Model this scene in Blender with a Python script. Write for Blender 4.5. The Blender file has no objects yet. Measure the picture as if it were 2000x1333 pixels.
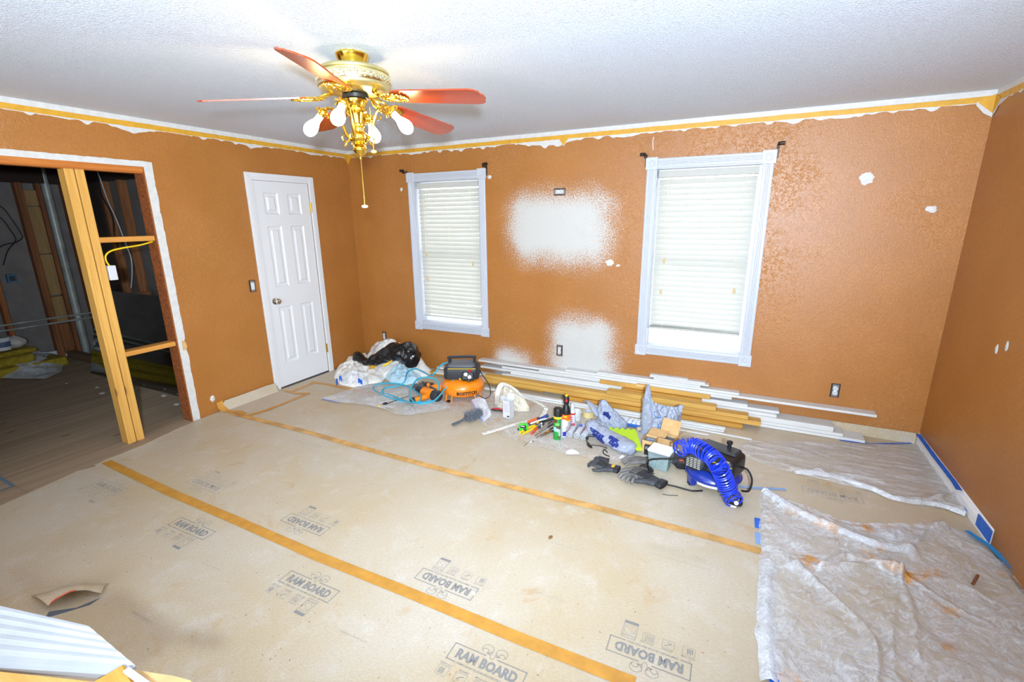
import bpy, bmesh, math, random
from math import sin, cos, pi, radians, sqrt, atan2, hypot
from mathutils import Vector, Matrix, Euler, noise

# ------------------------------------------------------------------ scene, camera, light
S = bpy.context.scene
COL = S.collection
W, H, YF = 5.434, 2.418, -5.9            # room width, height, front wall
CAM = Vector((4.1456, -4.2242, 1.670)); FPX = 916.41
YAW, PIT, ROL = -0.4620, 0.2557, -0.0100
fw = Vector((sin(YAW)*cos(PIT), cos(YAW)*cos(PIT), -sin(PIT)))
rt0 = Vector((cos(YAW), -sin(YAW), 0)); up0 = rt0.cross(fw)
rt = cos(ROL)*rt0 + sin(ROL)*up0; up = -sin(ROL)*rt0 + cos(ROL)*up0
cd = bpy.data.cameras.new('camera'); cam = bpy.data.objects.new('camera', cd); COL.objects.link(cam)
cd.sensor_width = 36; cd.lens = 36*FPX/2000; cd.clip_start = .02
cam.matrix_world = Matrix(((rt.x, up.x, -fw.x, CAM.x), (rt.y, up.y, -fw.y, CAM.y), (rt.z, up.z, -fw.z, CAM.z), (0, 0, 0, 1)))
S.camera = cam
vs = S.view_settings
vs.view_transform = 'Standard'; vs.look = 'None'; vs.gamma = 1; vs.use_curve_mapping = False
vs.exposure = 0.18
wd = bpy.data.worlds.new('world'); S.world = wd; wd.use_nodes = True
bg = wd.node_tree.nodes['Background']; bg.inputs[0].default_value = (.93, .97, 1, 1); bg.inputs[1].default_value = 4.6

def lamp(name, kind, loc, energy, col, size=.1, size_y=None, rot=(0, 0, 0)):
    l = bpy.data.lights.new(name, kind); l.energy = energy; l.color = col
    if kind == 'AREA':
        l.shape = 'RECTANGLE'; l.size = size; l.size_y = size_y or size
    else:
        l.shadow_soft_size = size
    o = bpy.data.objects.new(name, l); COL.objects.link(o); o.location = loc; o.rotation_euler = rot
    return o
# the photographer's flash, just behind and above the camera, and an unseen fill light added at the wall behind it
fl0 = lamp('camera_flash', 'SPOT', (4.35, -4.5, 1.76), 880, (.70, .84, 1.0), .05)
fl0.data.spot_size = radians(125); fl0.data.spot_blend = .75
fl0.rotation_euler = (Vector((2.3, -.8, 2.25))-fl0.location).to_track_quat('-Z', 'Y').to_euler()
lamp('front_fill_light', 'AREA', (2.9, YF+.06, 1.45), 22, (.66, .80, 1.0), 3.4, 1.5, (radians(90), 0, 0))
BULB_STRENGTH = 60

# ------------------------------------------------------------------ survey: photo point -> place in the room
def ray(x, y):
    return rt*((x-1000)/FPX) + up*((666.5-y)/FPX) + fw
def hit(x, y, ax, v):
    d = ray(x, y); return CAM + d*((v-CAM[ax])/d[ax])
def FL(x, y, z=0): return hit(x, y, 2, z)
def BW(x, y, v=0): return hit(x, y, 1, v)
def LW(x, y, v=0): return hit(x, y, 0, v)
def PRX(p):
    d = Vector(p)-CAM; return 1000+FPX*d.dot(rt)/d.dot(fw)
def X_AT(px, y, z):
    a, b = -6., 8.
    for _ in range(40):
        m = (a+b)/2
        if PRX((m, y, z)) < px: a = m
        else: b = m
    return (a+b)/2

# ------------------------------------------------------------------ materials
def lin(c):
    if isinstance(c, str):
        c = [int(c[i:i+2], 16)/255 for i in (0, 2, 4)]
        c = [v/12.92 if v <= .04045 else ((v+.055)/1.055)**2.4 for v in c]
    return (c[0], c[1], c[2], 1)
class NT:
    def __init__(s, m): s.t = m.node_tree; s.n = s.t.nodes; s.b = s.n['Principled BSDF']
    def new(s, typ, **kw):
        n = s.n.new('ShaderNode'+typ)
        for k, v in kw.items(): setattr(n, k, v)
        return n
    def link(s, a, b): s.t.links.new(a, b)
    def put(s, sock, v):
        if hasattr(v, 'is_output'): s.link(v, sock)
        else: sock.default_value = v
    def math(s, op, a, b=0., c=0., clamp=False):
        n = s.new('Math', operation=op, use_clamp=clamp)
        for i, v in enumerate((a, b, c)): s.put(n.inputs[i], v)
        return n.outputs[0]
    def coord(s, scale=(1, 1, 1), kind='Object', rot=(0, 0, 0)):
        tc = s.new('TexCoord'); mp = s.new('Mapping'); mp.inputs['Scale'].default_value = scale; mp.inputs['Rotation'].default_value = rot
        s.link(tc.outputs[kind], mp.inputs[0]); return mp.outputs[0]
    def noise(s, v, scale, detail=4, rough=.55, dist=0):
        n = s.new('TexNoise'); s.link(v, n.inputs['Vector']); n.inputs['Scale'].default_value = scale
        n.inputs['Detail'].default_value = detail; n.inputs['Roughness'].default_value = rough; n.inputs['Distortion'].default_value = dist
        return n.outputs[0]
    def voro(s, v, scale, feature='F1'):
        n = s.new('TexVoronoi', feature=feature); s.link(v, n.inputs['Vector']); n.inputs['Scale'].default_value = scale
        return n.outputs['Distance']
    def ramp(s, f, a, b, lo=0., hi=1.):
        n = s.new('MapRange'); n.interpolation_type = 'SMOOTHSTEP'
        s.put(n.inputs[0], f); n.inputs[1].default_value = a; n.inputs[2].default_value = b; n.inputs[3].default_value = lo; n.inputs[4].default_value = hi
        return n.outputs[0]
    def mix(s, f, a, b):
        n = s.new('Mix', data_type='RGBA'); s.put(n.inputs[0], f)
        for i, v in ((6, a), (7, b)):
            if isinstance(v, (str, tuple, list)): v = lin(v)
            s.put(n.inputs[i], v)
        return n.outputs[2]
    def bump(s, h, strength=.3, dist=.01):
        n = s.new('Bump'); n.inputs['Strength'].default_value = strength; n.inputs['Distance'].default_value = dist
        s.link(h, n.inputs['Height']); s.link(n.outputs[0], s.b.inputs['Normal']); return n
MATS = {}
def mat(name, col, rough=.5, metal=0, var=0, vscale=8, bump=0, bscale=60, bdist=.004, alpha=1, spec=.5, coat=0, trans=0, sheen=0, vs3=(1, 1, 1), ior=None):
    if name in MATS: return MATS[name]
    m = bpy.data.materials.new(name); m.use_nodes = True; t = NT(m); b = t.b
    b.inputs['Base Color'].default_value = lin(col); b.inputs['Roughness'].default_value = rough; b.inputs['Metallic'].default_value = metal
    b.inputs['Alpha'].default_value = alpha; b.inputs['Specular IOR Level'].default_value = spec; b.inputs['Coat Weight'].default_value = coat
    b.inputs['Transmission Weight'].default_value = trans; b.inputs['Sheen Weight'].default_value = sheen
    if ior: b.inputs['IOR'].default_value = ior
    if var or bump:
        v = t.coord(vs3)
        if var:
            f = t.noise(v, vscale, 5)
            c = lin(col); a = tuple(x*(1-var) for x in c[:3]); bb = tuple(min(1, x*(1+var)) for x in c[:3])
            t.link(t.mix(t.ramp(f, .3, .7), a, bb), b.inputs['Base Color'])
        if bump: t.bump(t.noise(v, bscale, 3), bump, bdist)
    MATS[name] = m; return m
def wood(name, a, b, axis=0, rough=.6, knots=True, scale=1):
    if name in MATS: return MATS[name]
    m = bpy.data.materials.new(name); m.use_nodes = True; t = NT(m)
    sc = [22*scale]*3; sc[axis] = 1.3*scale
    v = t.coord(tuple(sc)); f = t.noise(v, 1, 6, .6, 1.2)
    c = t.mix(t.ramp(f, .3, .72), a, b)
    if knots:
        k3 = [7]*3; k3[axis] = 2.6
        k = t.voro(t.coord(tuple(k3)), 1)
        c = t.mix(t.ramp(k, .05, .13, .75, 0), c, '6b3a16')
    t.link(c, t.b.inputs['Base Color']); t.b.inputs['Roughness'].default_value = rough
    t.bump(f, .15, .002); MATS[name] = m; return m
def emis(name, col, st):
    m = bpy.data.materials.new(name); m.use_nodes = True; b = m.node_tree.nodes['Principled BSDF']
    b.inputs['Base Color'].default_value = lin(col); b.inputs['Emission Color'].default_value = lin(col); b.inputs['Emission Strength'].default_value = st
    return m
def film(name, col='eef0f2', lo=.25, hi=.6, rough=.22, bscale=30, bstr=.5, dust=None, dcol='b07a33', dth=(.52, .68), crease=.25, vs3=(1, 1, 1)):
    """thin clear polythene: part see-through, part milky, glossy creases"""
    m = bpy.data.materials.new(name); m.use_nodes = True; t = NT(m); b = t.b
    v = t.coord(); n1 = t.noise(v, 3.2, 6, .62, .6)
    a = t.ramp(n1, .32, .68, lo, hi)
    v2 = t.coord(vs3); n2 = t.noise(v2, bscale*.35, 4, .6, 1.2)
    cr = t.math('SUBTRACT', 1, t.math('MULTIPLY', t.math('ABSOLUTE', t.math('SUBTRACT', n2, .5)), 16), clamp=True)
    n3 = t.noise(v2, bscale*.9, 3, .6, .8)
    cr2 = t.math('SUBTRACT', 1, t.math('MULTIPLY', t.math('ABSOLUTE', t.math('SUBTRACT', n3, .5)), 14), clamp=True)
    a = t.math('ADD', a, t.math('MULTIPLY', t.math('MAXIMUM', cr, t.math('MULTIPLY', cr2, .6)), crease), clamp=True)
    c = lin(col)
    if dust:
        d = t.ramp(t.noise(v, dust, 7, .7), dth[0], dth[1])
        t.link(t.mix(d, col, dcol), b.inputs['Base Color'])
        a = t.math('ADD', a, t.math('MULTIPLY', d, .35), clamp=True)
    else: b.inputs['Base Color'].default_value = c
    t.link(a, b.inputs['Alpha']); b.inputs['Roughness'].default_value = rough
    b.inputs['Specular IOR Level'].default_value = .7
    h = t.math('ADD', t.noise(v, bscale, 4, .6, 1.5), t.math('MULTIPLY', t.noise(v, bscale*.3, 3, .6, 2), 1.5))
    t.bump(h, bstr, .01); return m

# ------------------------------------------------------------------ mesh building
class MB:
    def __init__(s): s.v = []; s.f = []
    def add(s, vs, fs, M=None):
        o = len(s.v)
        s.v += [tuple((M @ Vector(p)) if M is not None else p) for p in vs]
        s.f += [tuple(i+o for i in f) for f in fs]; return s
    def join(s, o, M=None): return s.add(o.v, o.f, M)
    def box(s, lo, hi, M=None, b=0):
        x0, y0, z0 = lo; x1, y1, z1 = hi
        if b <= 0:
            return s.add([(x0, y0, z0), (x1, y0, z0), (x1, y1, z0), (x0, y1, z0), (x0, y0, z1), (x1, y0, z1), (x1, y1, z1), (x0, y1, z1)],
                         [(3, 2, 1, 0), (4, 5, 6, 7), (0, 1, 5, 4), (1, 2, 6, 5), (2, 3, 7, 6), (3, 0, 4, 7)], M)
        V = []; ix = {}
        for i in (0, 1):
            for j in (0, 1):
                for k in (0, 1):
                    p = [(x0, x1)[i], (y0, y1)[j], (z0, z1)[k]]; sg = [(1, -1)[i], (1, -1)[j], (1, -1)[k]]
                    for ax in range(3):
                        q = list(p)
                        for o in range(3):
                            if o != ax: q[o] += sg[o]*b
                        ix[(i, j, k, ax)] = len(V); V.append(tuple(q))
        F = []
        for ax in range(3):
            o1, o2 = [(1, 2), (2, 0), (0, 1)][ax]
            for sd in (0, 1):
                q = []
                for a, c in ((0, 0), (1, 0), (1, 1), (0, 1)):
                    t = [0, 0, 0]; t[ax] = sd; t[o1] = a; t[o2] = c; q.append(ix[tuple(t)+(ax,)])
                F.append(tuple(q if sd else q[::-1]))
            for a in (0, 1):
                for c in (0, 1):
                    t0 = [0, 0, 0]; t0[o1] = a; t0[o2] = c; t1 = list(t0); t1[ax] = 1
                    F.append((ix[tuple(t0)+(o1,)], ix[tuple(t1)+(o1,)], ix[tuple(t1)+(o2,)], ix[tuple(t0)+(o2,)]))
        for i in (0, 1):
            for j in (0, 1):
                for k in (0, 1): F.append(tuple(ix[(i, j, k, a)] for a in range(3)))
        return s.add(V, F, M)
    def lathe(s, prof, n=24, M=None, cap=True, arc=2*pi):
        V = []; F = []; full = abs(arc-2*pi) < 1e-6; m = n if full else n+1
        for r, z in prof:
            for i in range(m): V.append((r*cos(arc*i/n), r*sin(arc*i/n), z))
        for k in range(len(prof)-1):
            for i in range(n):
                j = (i+1) % m; F.append((k*m+i, k*m+j, (k+1)*m+j, (k+1)*m+i))
        if cap and full:
            if prof[0][0] > 1e-5: F.append(tuple(range(n))[::-1])
            if prof[-1][0] > 1e-5: F.append(tuple((len(prof)-1)*m+i for i in range(n)))
        return s.add(V, F, M)
    def tube(s, pts, r, n=8, M=None, closed=False, flat=1.0, cap=True):
        P = [Vector(p) for p in pts]; N = len(P); V = []; F = []
        T = []
        for i in range(N):
            a = P[i-1] if (i or closed) else P[0]; b = P[(i+1) % N] if (i < N-1 or closed) else P[-1]
            t = b-a; T.append(t.normalized() if t.length > 1e-9 else Vector((0, 0, 1)))
        u = T[0].orthogonal().normalized()
        if abs(T[0].z) < .9: u = Vector((0, 0, 1)).cross(T[0]).normalized()
        for i in range(N):
            u = (u-T[i]*u.dot(T[i])); u = u.normalized() if u.length > 1e-6 else T[i].orthogonal().normalized()
            w = T[i].cross(u); rr = r[i] if isinstance(r, (list, tuple)) else r
            for k in range(n):
                a = 2*pi*k/n; V.append(tuple(P[i]+u*(rr*cos(a))+w*(rr*flat*sin(a))))
        for i in range(N if closed else N-1):
            j = (i+1) % N
            for k in range(n):
                l = (k+1) % n; F.append((i*n+k, i*n+l, j*n+l, j*n+k))
        if cap and not closed: F.append(tuple(range(n))[::-1]); F.append(tuple((N-1)*n+k for k in range(n)))
        return s.add(V, F, M)
    def prism(s, pts, z0, z1, M=None):
        n = len(pts); V = [(x, y, z0) for x, y in pts]+[(x, y, z1) for x, y in pts]
        F = [tuple(range(n))[::-1], tuple(range(n, 2*n))]+[(i, (i+1) % n, n+(i+1) % n, n+i) for i in range(n)]
        return s.add(V, F, M)
    def grid(s, fn, nu, nv, M=None, thick=None, wrap=False):
        V = [tuple(fn(i/(nu if wrap else nu), j/nv)) for j in range(nv+1) for i in range(nu if wrap else nu+1)]
        m = nu if wrap else nu+1
        F = [(j*m+i, j*m+(i+1) % m, (j+1)*m+(i+1) % m, (j+1)*m+i) for j in range(nv) for i in range(nu)]
        return s.add(V, F, M)
    def ball(s, c, r, n=12, m=8, M=None):
        rx, ry, rz = (r, r, r) if not isinstance(r, (tuple, list)) else r
        prof = [(sin(pi*k/m), -cos(pi*k/m)) for k in range(m+1)]
        b = MB(); b.lathe([(max(p[0], 1e-4), p[1]) for p in prof], n, cap=False)
        T = Matrix.Translation(c) @ Matrix.Diagonal((rx, ry, rz, 1))
        return s.add(b.v, b.f, (M @ T) if M is not None else T)
    def build(s, name, m, parent=None, smooth=False, loc=None, rz=0, angle=40):
        me = bpy.data.meshes.new(name); me.from_pydata(s.v, [], s.f); me.update()
        bm = bmesh.new(); bm.from_mesh(me); bmesh.ops.recalc_face_normals(bm, faces=bm.faces); bm.to_mesh(me); bm.free()
        if smooth:
            me.polygons.foreach_set('use_smooth', [True]*len(me.polygons))
            try: me.set_sharp_from_angle(angle=radians(angle))
            except Exception: pass
        me.materials.append(m)
        o = bpy.data.objects.new(name, me); COL.objects.link(o)
        if parent: o.parent = parent
        if loc is not None: o.location = loc
        if rz: o.rotation_euler = (0, 0, rz)
        return o
def T(x=0, y=0, z=0): return Matrix.Translation((x, y, z))
def RX(a): return Matrix.Rotation(radians(a), 4, 'X')
def RY(a): return Matrix.Rotation(radians(a), 4, 'Y')
def RZ(a): return Matrix.Rotation(radians(a), 4, 'Z')
def along(p, d, roll=0):
    """matrix that takes local z to direction d at p"""
    d = Vector(d).normalized(); return Matrix.Translation(p) @ d.to_track_quat('Z', 'Y').to_matrix().to_4x4() @ Matrix.Rotation(radians(roll), 4, 'Z')
def tag(o, label, cat, group=None):
    o['label'] = label; o['category'] = cat
    if group: o['group'] = group
    return o
def thing(name, label, cat, loc=(0, 0, 0), rz=0, group=None, rot=None):
    o = bpy.data.objects.new(name, None); COL.objects.link(o); o.location = loc; o.rotation_euler = rot or (0, 0, rz); o.empty_display_size = .05
    return tag(o, label, cat, group)
def struct(o): o['kind'] = 'structure'; return o
def N(x, y, z=0., s=1.): return noise.noise(Vector((x*s, y*s, z)))
def ridge(x, y, z=0., s=1.): return 1-2*abs(noise.noise(Vector((x*s, y*s, z))))
def smooth_path(pts, n=8):
    P = [Vector(p) for p in pts]; out = []
    for i in range(len(P)-1):
        p0, p1, p2, p3 = P[max(i-1, 0)], P[i], P[i+1], P[min(i+2, len(P)-1)]
        for k in range(n):
            t = k/n
            out.append(.5*((2*p1)+(-p0+p2)*t+(2*p0-5*p1+4*p2-p3)*t*t+(-p0+3*p1-3*p2+p3)*t**3))
    out.append(P[-1]); return out
def interp(pts, u):
    for (a, va), (b, vb) in zip(pts, pts[1:]):
        if u <= b: return va+(vb-va)*max(0, (u-a))/(b-a+1e-9)
    return pts[-1][1]
def text_mb(txt, size, bold=0., sx=1., align='CENTER'):
    c = bpy.data.curves.new('t', 'FONT'); c.body = txt; c.size = size; c.offset = bold; c.align_x = align; c.align_y = 'CENTER'; c.resolution_u = 2
    o = bpy.data.objects.new('t', c); COL.objects.link(o)
    bpy.context.view_layer.update(); dg = bpy.context.evaluated_depsgraph_get()
    me = bpy.data.meshes.new_from_object(o.evaluated_get(dg))
    b = MB(); b.v = [(v.co.x*sx, v.co.y, 0.) for v in me.vertices]; b.f = [tuple(p.vertices) for p in me.polygons]
    bpy.data.objects.remove(o); bpy.data.curves.remove(c); bpy.data.meshes.remove(me); return b

# shared materials
M_white = mat('white_paint', 'bcbfc6', .35, bump=.05, bscale=300)
M_door = mat('door_paint', 'd8d8d8', .32)
M_brass = mat('polished_brass', 'f0cd5c', .16, 1)
M_brassd = mat('aged_brass', 'c79b3c', .3, 1)
M_black = mat('black_plastic', '17181a', .42, bump=.1, bscale=400)
M_dark = mat('dark_plastic', '2b2d31', .5, bump=.1, bscale=300)
M_rubber = mat('black_rubber', '101012', .55)
M_steel = mat('steel', 'b9bdc2', .28, 1)
M_chrome = mat('satin_nickel', 'c9c4b6', .22, 1)
M_orange = mat('orange_enamel', 'f0850f', .3, coat=.5)
M_yellow = mat('yellow_plastic', 'f2c40c', .4)
M_red = mat('red_plastic', 'c8141c', .4)
M_tape = mat('brown_paper_tape', 'c08a3a', .42, var=.12, vscale=14)
M_blue = mat('blue_painters_tape', '1f62c4', .55, var=.15, vscale=30)
M_pipe = mat('galvanised_pipe', '96978f', .45, .15, var=.2, vscale=6)
M_print = mat('grey_ink', '84827e', .8)
M_card = mat('kraft_cardboard', 'c9a06a', .75, var=.1, vscale=20)
M_pine = wood('pale_pine', 'd9a653', 'c58e3c', 2)
M_pineX = wood('pine_x', 'c99846', 'b27c2e', 0)
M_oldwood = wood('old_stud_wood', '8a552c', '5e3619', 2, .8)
M_header = wood('orange_header', 'c87a2c', 'b0621c', 1)
M_clear = mat('clear_plastic', 'f2f4f5', .12, alpha=.35)
# ------------------------------------------------------------------ wall, ceiling, floor materials
def wall_mat(name, primer=False):
    m = bpy.data.materials.new(name); m.use_nodes = True; t = NT(m); v = t.coord()
    base = t.mix(t.ramp(t.noise(v, 2.2, 5), .3, .7), 'a46828', 'ae7131')
    base = t.mix(t.ramp(t.noise(v, 55, 3), .35, .65, 0, .35), base, '905d28')
    # knife-down texture: rubbed pale flecks where the paint is thin
    zone = t.ramp(t.noise(v, 1.1, 3), .46, .64)
    fl = t.ramp(t.noise(v, 70, 5, .7, 1.5), .63, .70)
    base = t.mix(t.math('MULTIPLY', t.math('MULTIPLY', zone, fl), .8), base, 'e6c79a')
    if primer:
        sx = t.new('SeparateXYZ'); t.link(v, sx.inputs[0]); X, Z = sx.outputs[0], sx.outputs[2]
        sp = t.noise(v, 85, 5, .85); big = t.noise(v, 4, 3)
        tot = None
        for cx, cz, hx, hz, r in ((2.53, 1.575, .29, .11, .42), (2.80, .40, .13, .15, .38), (2.05, .16, .02, .02, .36)):
            dx = t.math('MAXIMUM', t.math('SUBTRACT', t.math('ABSOLUTE', t.math('SUBTRACT', X, cx)), hx), 0)
            dz = t.math('MAXIMUM', t.math('SUBTRACT', t.math('ABSOLUTE', t.math('SUBTRACT', Z, cz)), hz), 0)
            d = t.math('SQRT', t.math('ADD', t.math('MULTIPLY', dx, dx), t.math('MULTIPLY', dz, dz)))
            d = t.math('ADD', d, t.math('MULTIPLY', t.math('SUBTRACT', big, .5), .22))
            k = t.math('SUBTRACT', 1, t.math('DIVIDE', d, r), clamp=True)
            tot = k if tot is None else t.math('MAXIMUM', tot, k)
        sm = t.ramp(t.math('ADD', tot, t.math('MULTIPLY', t.math('SUBTRACT', sp, .5), 2.6)), .34, .74)
        base = t.mix(t.math('MULTIPLY', sm, t.ramp(tot, 0, .12)), base, 'c2c0ba')
    t.link(base, t.b.inputs['Base Color']); t.b.inputs['Roughness'].default_value = .40; t.b.inputs['Specular IOR Level'].default_value = .6
    h = t.math('ADD', t.noise(v, 120, 3, .6, .5), t.math('MULTIPLY', t.ramp(t.noise(v, 40, 4, .65, 1.2), .5, .64), t.math('ADD', .2, t.math('MULTIPLY', zone, 1.2))))
    t.bump(h, .36, .004); return m
M_wall = wall_mat('brown_wall_paint'); M_wallb = wall_mat('brown_wall_paint_with_primer', True)
M_jamb = mat('rough_brown_drywall_edge', '8a4a20', .7, var=.35, vscale=40, bump=.8, bscale=120)
M_mud = mat('white_joint_compound', 'cccac5', .7, var=.06, vscale=25, bump=.3, bscale=90)
M_yel = mat('old_yellow_wall_paint', 'cf9a2a', .5, var=.08, vscale=20, bump=.3, bscale=140)
m = bpy.data.materials.new('popcorn_ceiling'); m.use_nodes = True; t = NT(m); v = t.coord()
M_ceil = m; t.b.inputs['Base Color'].default_value = lin('d8e2ef'); t.b.inputs['Roughness'].default_value = .6
h = t.math('ADD', t.ramp(t.noise(v, 120, 3, .6, .4), .42, .66), t.math('MULTIPLY', t.ramp(t.voro(v, 95), 0, .6, 1, 0), .4)); t.bump(h, .6, .008)
def board_mat():
    m = bpy.data.materials.new('grey_kraft_floor_board'); m.use_nodes = True; t = NT(m); v = t.coord()
    c = t.mix(t.ramp(t.noise(v, 1.3, 6, .6, .4), .32, .7), 'bba98a', 'c1b6a4')
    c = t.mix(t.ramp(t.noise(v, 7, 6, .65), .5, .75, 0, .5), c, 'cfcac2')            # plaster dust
    c = t.mix(t.ramp(t.noise(v, 4.5, 5, .6, 1.), .58, .74, 0, .5), c, 'b38d55')        # sawdust
    fib = t.noise(t.coord((60, 190, 60)), 1, 3)
    c = t.mix(t.ramp(fib, .4, .62, .22, 0), c, '958569')
    sp = t.ramp(t.voro(v, 16), .02, .045, 1, 0)
    c = t.mix(t.math('MULTIPLY', sp, t.ramp(t.noise(v, 3), .5, .6, 0, .6)), c, '6a5334')
    t.link(c, t.b.inputs['Base Color']); t.b.inputs['Roughness'].default_value = .55
    t.bump(t.noise(v, 14, 6, .6), .12, .01); return m
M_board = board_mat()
M_ply = wood('dusty_subfloor_plywood', 'a18a70', '8a745c', 1, .8, True, .5)

# ------------------------------------------------------------------ room shell
fl = MB().box((-.12, YF-.1, -.06), (W+.12, .12, -.002)).build('floor', mat('concrete_grey', '77726a', .8), None); struct(fl)
ce = MB().box((-.13, YF-.1, H), (W+.12, .12, H+.1)).build('ceiling', M_ceil); struct(ce)
W1 = (.8267, 1.7689); W2 = (3.3197, 4.252); WZ = (.4643, 2.1349)
TR = .074       # casing width
b = MB(); T0 = .14
xs = [-.12, W1[0]+TR, W1[1]-TR, W2[0]+TR, W2[1]-TR, W+.12]; za, zb = WZ[0]+TR, WZ[1]-TR
for i in (0, 2, 4): b.box((xs[i], 0, -.06), (xs[i+1], T0, H+.05))
for i in (1, 3): b.box((xs[i], 0, -.06), (xs[i+1], T0, za)); b.box((xs[i], 0, zb), (xs[i+1], T0, H+.05))
wall_back = struct(b.build('wall_back', M_wallb))
DL, DR = -1.2896, -.5285; OY, OZ = -2.098, 2.06; OL = -3.75
b = MB()
b.box((-.12, DR-.06, -.06), (0, .0, H+.05)); b.box((-.12, DL+.06, 2.045), (0, DR-.06, H+.05)); b.box((-.12, OY, -.06), (0, DL+.06, H+.05))
b.box((-.12, OL, OZ), (0, OY, H+.05)); b.box((-.12, YF, -.06), (0, OL, H+.05))
wall_left = struct(b.build('wall_left', M_wall))
wall_right = struct(MB().box((W, YF, -.06), (W+.12, 0, H+.05)).build('wall_right', M_wall))
b = MB(); b.box((-.12, YF-.12, -.06), (1.2, YF, H+.05)); b.box((4.6, YF-.12, -.06), (W+.12, YF, H+.05)); b.box((1.2, YF-.12, -.06), (4.6, YF, .7)); b.box((1.2, YF-.12, 2.2), (4.6, YF, H+.05))
wall_front = struct(b.build('wall_front', M_wall))
# old crown moulding line: bare white strip, yellow band, torn drywall paper
def jag(name, mapf, L, top, bot, m, parent, seed, amp=.006, n=220, off=.002, lobes=0):
    b = MB(); V = []; F = []
    for i in range(n+1):
        u = L*i/n
        zt = top(u)+amp*.6*N(u*9, seed, 1)+amp*.3*N(u*40, seed, 2)
        zb_ = bot(u)+amp*N(u*11, seed, 5)+amp*.7*N(u*45, seed, 7)
        if lobes:
            q = N(u*3.1, seed, 9); zb_ -= lobes*max(0, q)*1.3+lobes*.7*max(0, N(u*14, seed, 3)-.05)
        zb_ = min(zb_, zt-.0005)
        V += [mapf(u, zt, off), mapf(u, zb_, off), mapf(u, zb_, -.001), mapf(u, zt, -.001)]
    for i in range(n):
        a = 4*i; c = a+4; F += [(a, a+1, c+1, c), (a+1, a+2, c+2, c+1), (a+3, a, c, c+3)]
    b.add(V, F); return b.build(name, m, parent)
Bm = lambda u, z, o: (u, -o, z); Lm = lambda u, z, o: (o, -u, z); Rm = lambda u, z, o: (W-o, -u, z)
for mp, L, par, sd in ((Bm, W, wall_back, 3.3), (Lm, -YF, wall_left, 8.1), (Rm, -YF, wall_right, 12.7)):
    jag('bare_white_strip', mp, L, lambda u: H-.0005, lambda u: H-.036, M_mud, par, sd, .0, 40, .0015)
    jag('yellow_paint_band', mp, L, lambda u: H-.036+.004*N(u*2.2, sd), lambda u: H-.071, M_yel, par, sd+1, .004, 260, .0025)
    jag('torn_paper_edge', mp, L, lambda u: H-.070, lambda u: H-.075, M_mud, par, sd+2, .005, 520, .002, .055)
def tri_patch(mp, u, z0, w, h, par, m, off, nm):
    b = MB(); V = [mp(u-w, z0, off), mp(u-w*.45, z0-h*.55, off), mp(u, z0-h, off), mp(u+w*.5, z0-h*.5, off), mp(u+w, z0, off)]
    b.add(V, [(0, 1, 2, 3, 4)]); return b.build(nm, m, par)
tri_patch(Bm, 2.576, H-.068, .055, .062, wall_back, M_mud, .003, 'torn_paper_point'); tri_patch(Bm, 2.576, H-.06, .05, .066, wall_back, M_yel, .004, 'yellow_paint_point')
for mp, par in ((Bm, wall_back), (Lm, wall_left)):
    b = MB(); b.add([mp(.001, H-.06, .004), mp(.075, H-.06, .004), mp(.035, H-.1, .004), mp(.001, H-.15, .004)], [(0, 1, 2, 3)]); b.build('yellow_paint_point', M_yel, par)
for mp, par in (((lambda u, z, o: (W-u, -o, z)), wall_back), (Rm, wall_right)):
    b = MB(); b.add([mp(.001, H-.05, .004), mp(.09, H-.065, .004), mp(.09, H-.085, .004), mp(.045, H-.135, .004), mp(.001, H-.16, .004)], [(0, 1, 2, 3, 4)]); b.build('torn_paper_point', M_mud, par)
    b = MB(); b.add([mp(.001, H-.025, .005), mp(.04, H-.04, .005), mp(.085, H-.068, .005), mp(.035, H-.11, .005), mp(.001, H-.14, .005)], [(0, 1, 2, 3, 4)]); b.build('yellow_paint_point', M_yel, par)
# opening in the left wall: joint-compound edge, brown cut jamb, orange header
def band(name, pts_fn, n, par, m):
    b = MB(); V = []; F = []
    for i in range(n+1):
        V += pts_fn(i/n)
    for i in range(n): F.append((2*i, 2*i+1, 2*i+3, 2*i+2))
    b.add(V, F); return b.build(name, m, par)
def topband(u):
    y = OL+(OY+.066-OL)*u
    return [(.004, y, OZ+.012), (.003, y, OZ+.052+.004*N(y*14, 3)+.004*N(y*50, 9))]
band('joint_compound_edge', topband, 120, wall_left, M_mud)
def sideband(u):
    z = (OZ+.05)*u; j = .006*N(z*10, 4)+.005*N(z*45, 6)
    if .62 < z < .72: j -= .03*sin((z-.62)/.1*pi)
    return [(.004, OY+.004, z), (.003, OY+.064+j, z)]
band('joint_compound_edge', sideband, 160, wall_left, M_mud)
MB().box((-.121, OY-.006, 0), (-.001, OY+.002, OZ)).build('cut_drywall_jamb', M_jamb, wall_left)
MB().box((-.10, OL, OZ-.035), (-.012, OY-.006, OZ+.012)).build('opening_header', M_header, wall_left)
MB().box((-.012, OL, OZ-.028), (.002, OY-.004, OZ+.014)).build('header_face', M_header, wall_left)
b = MB(); b.prism([(0, 0), (.03, .005), (.036, .03), (.03, .07), (.004, .085)], 0, .003, T(.0045, OY+.03, .63) @ Matrix(((0, 0, 1, 0), (1, 0, 0, 0), (0, 1, 0, 0), (0, 0, 0, 1)))); b.build('torn_paper_scar', M_card, wall_left)
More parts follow.
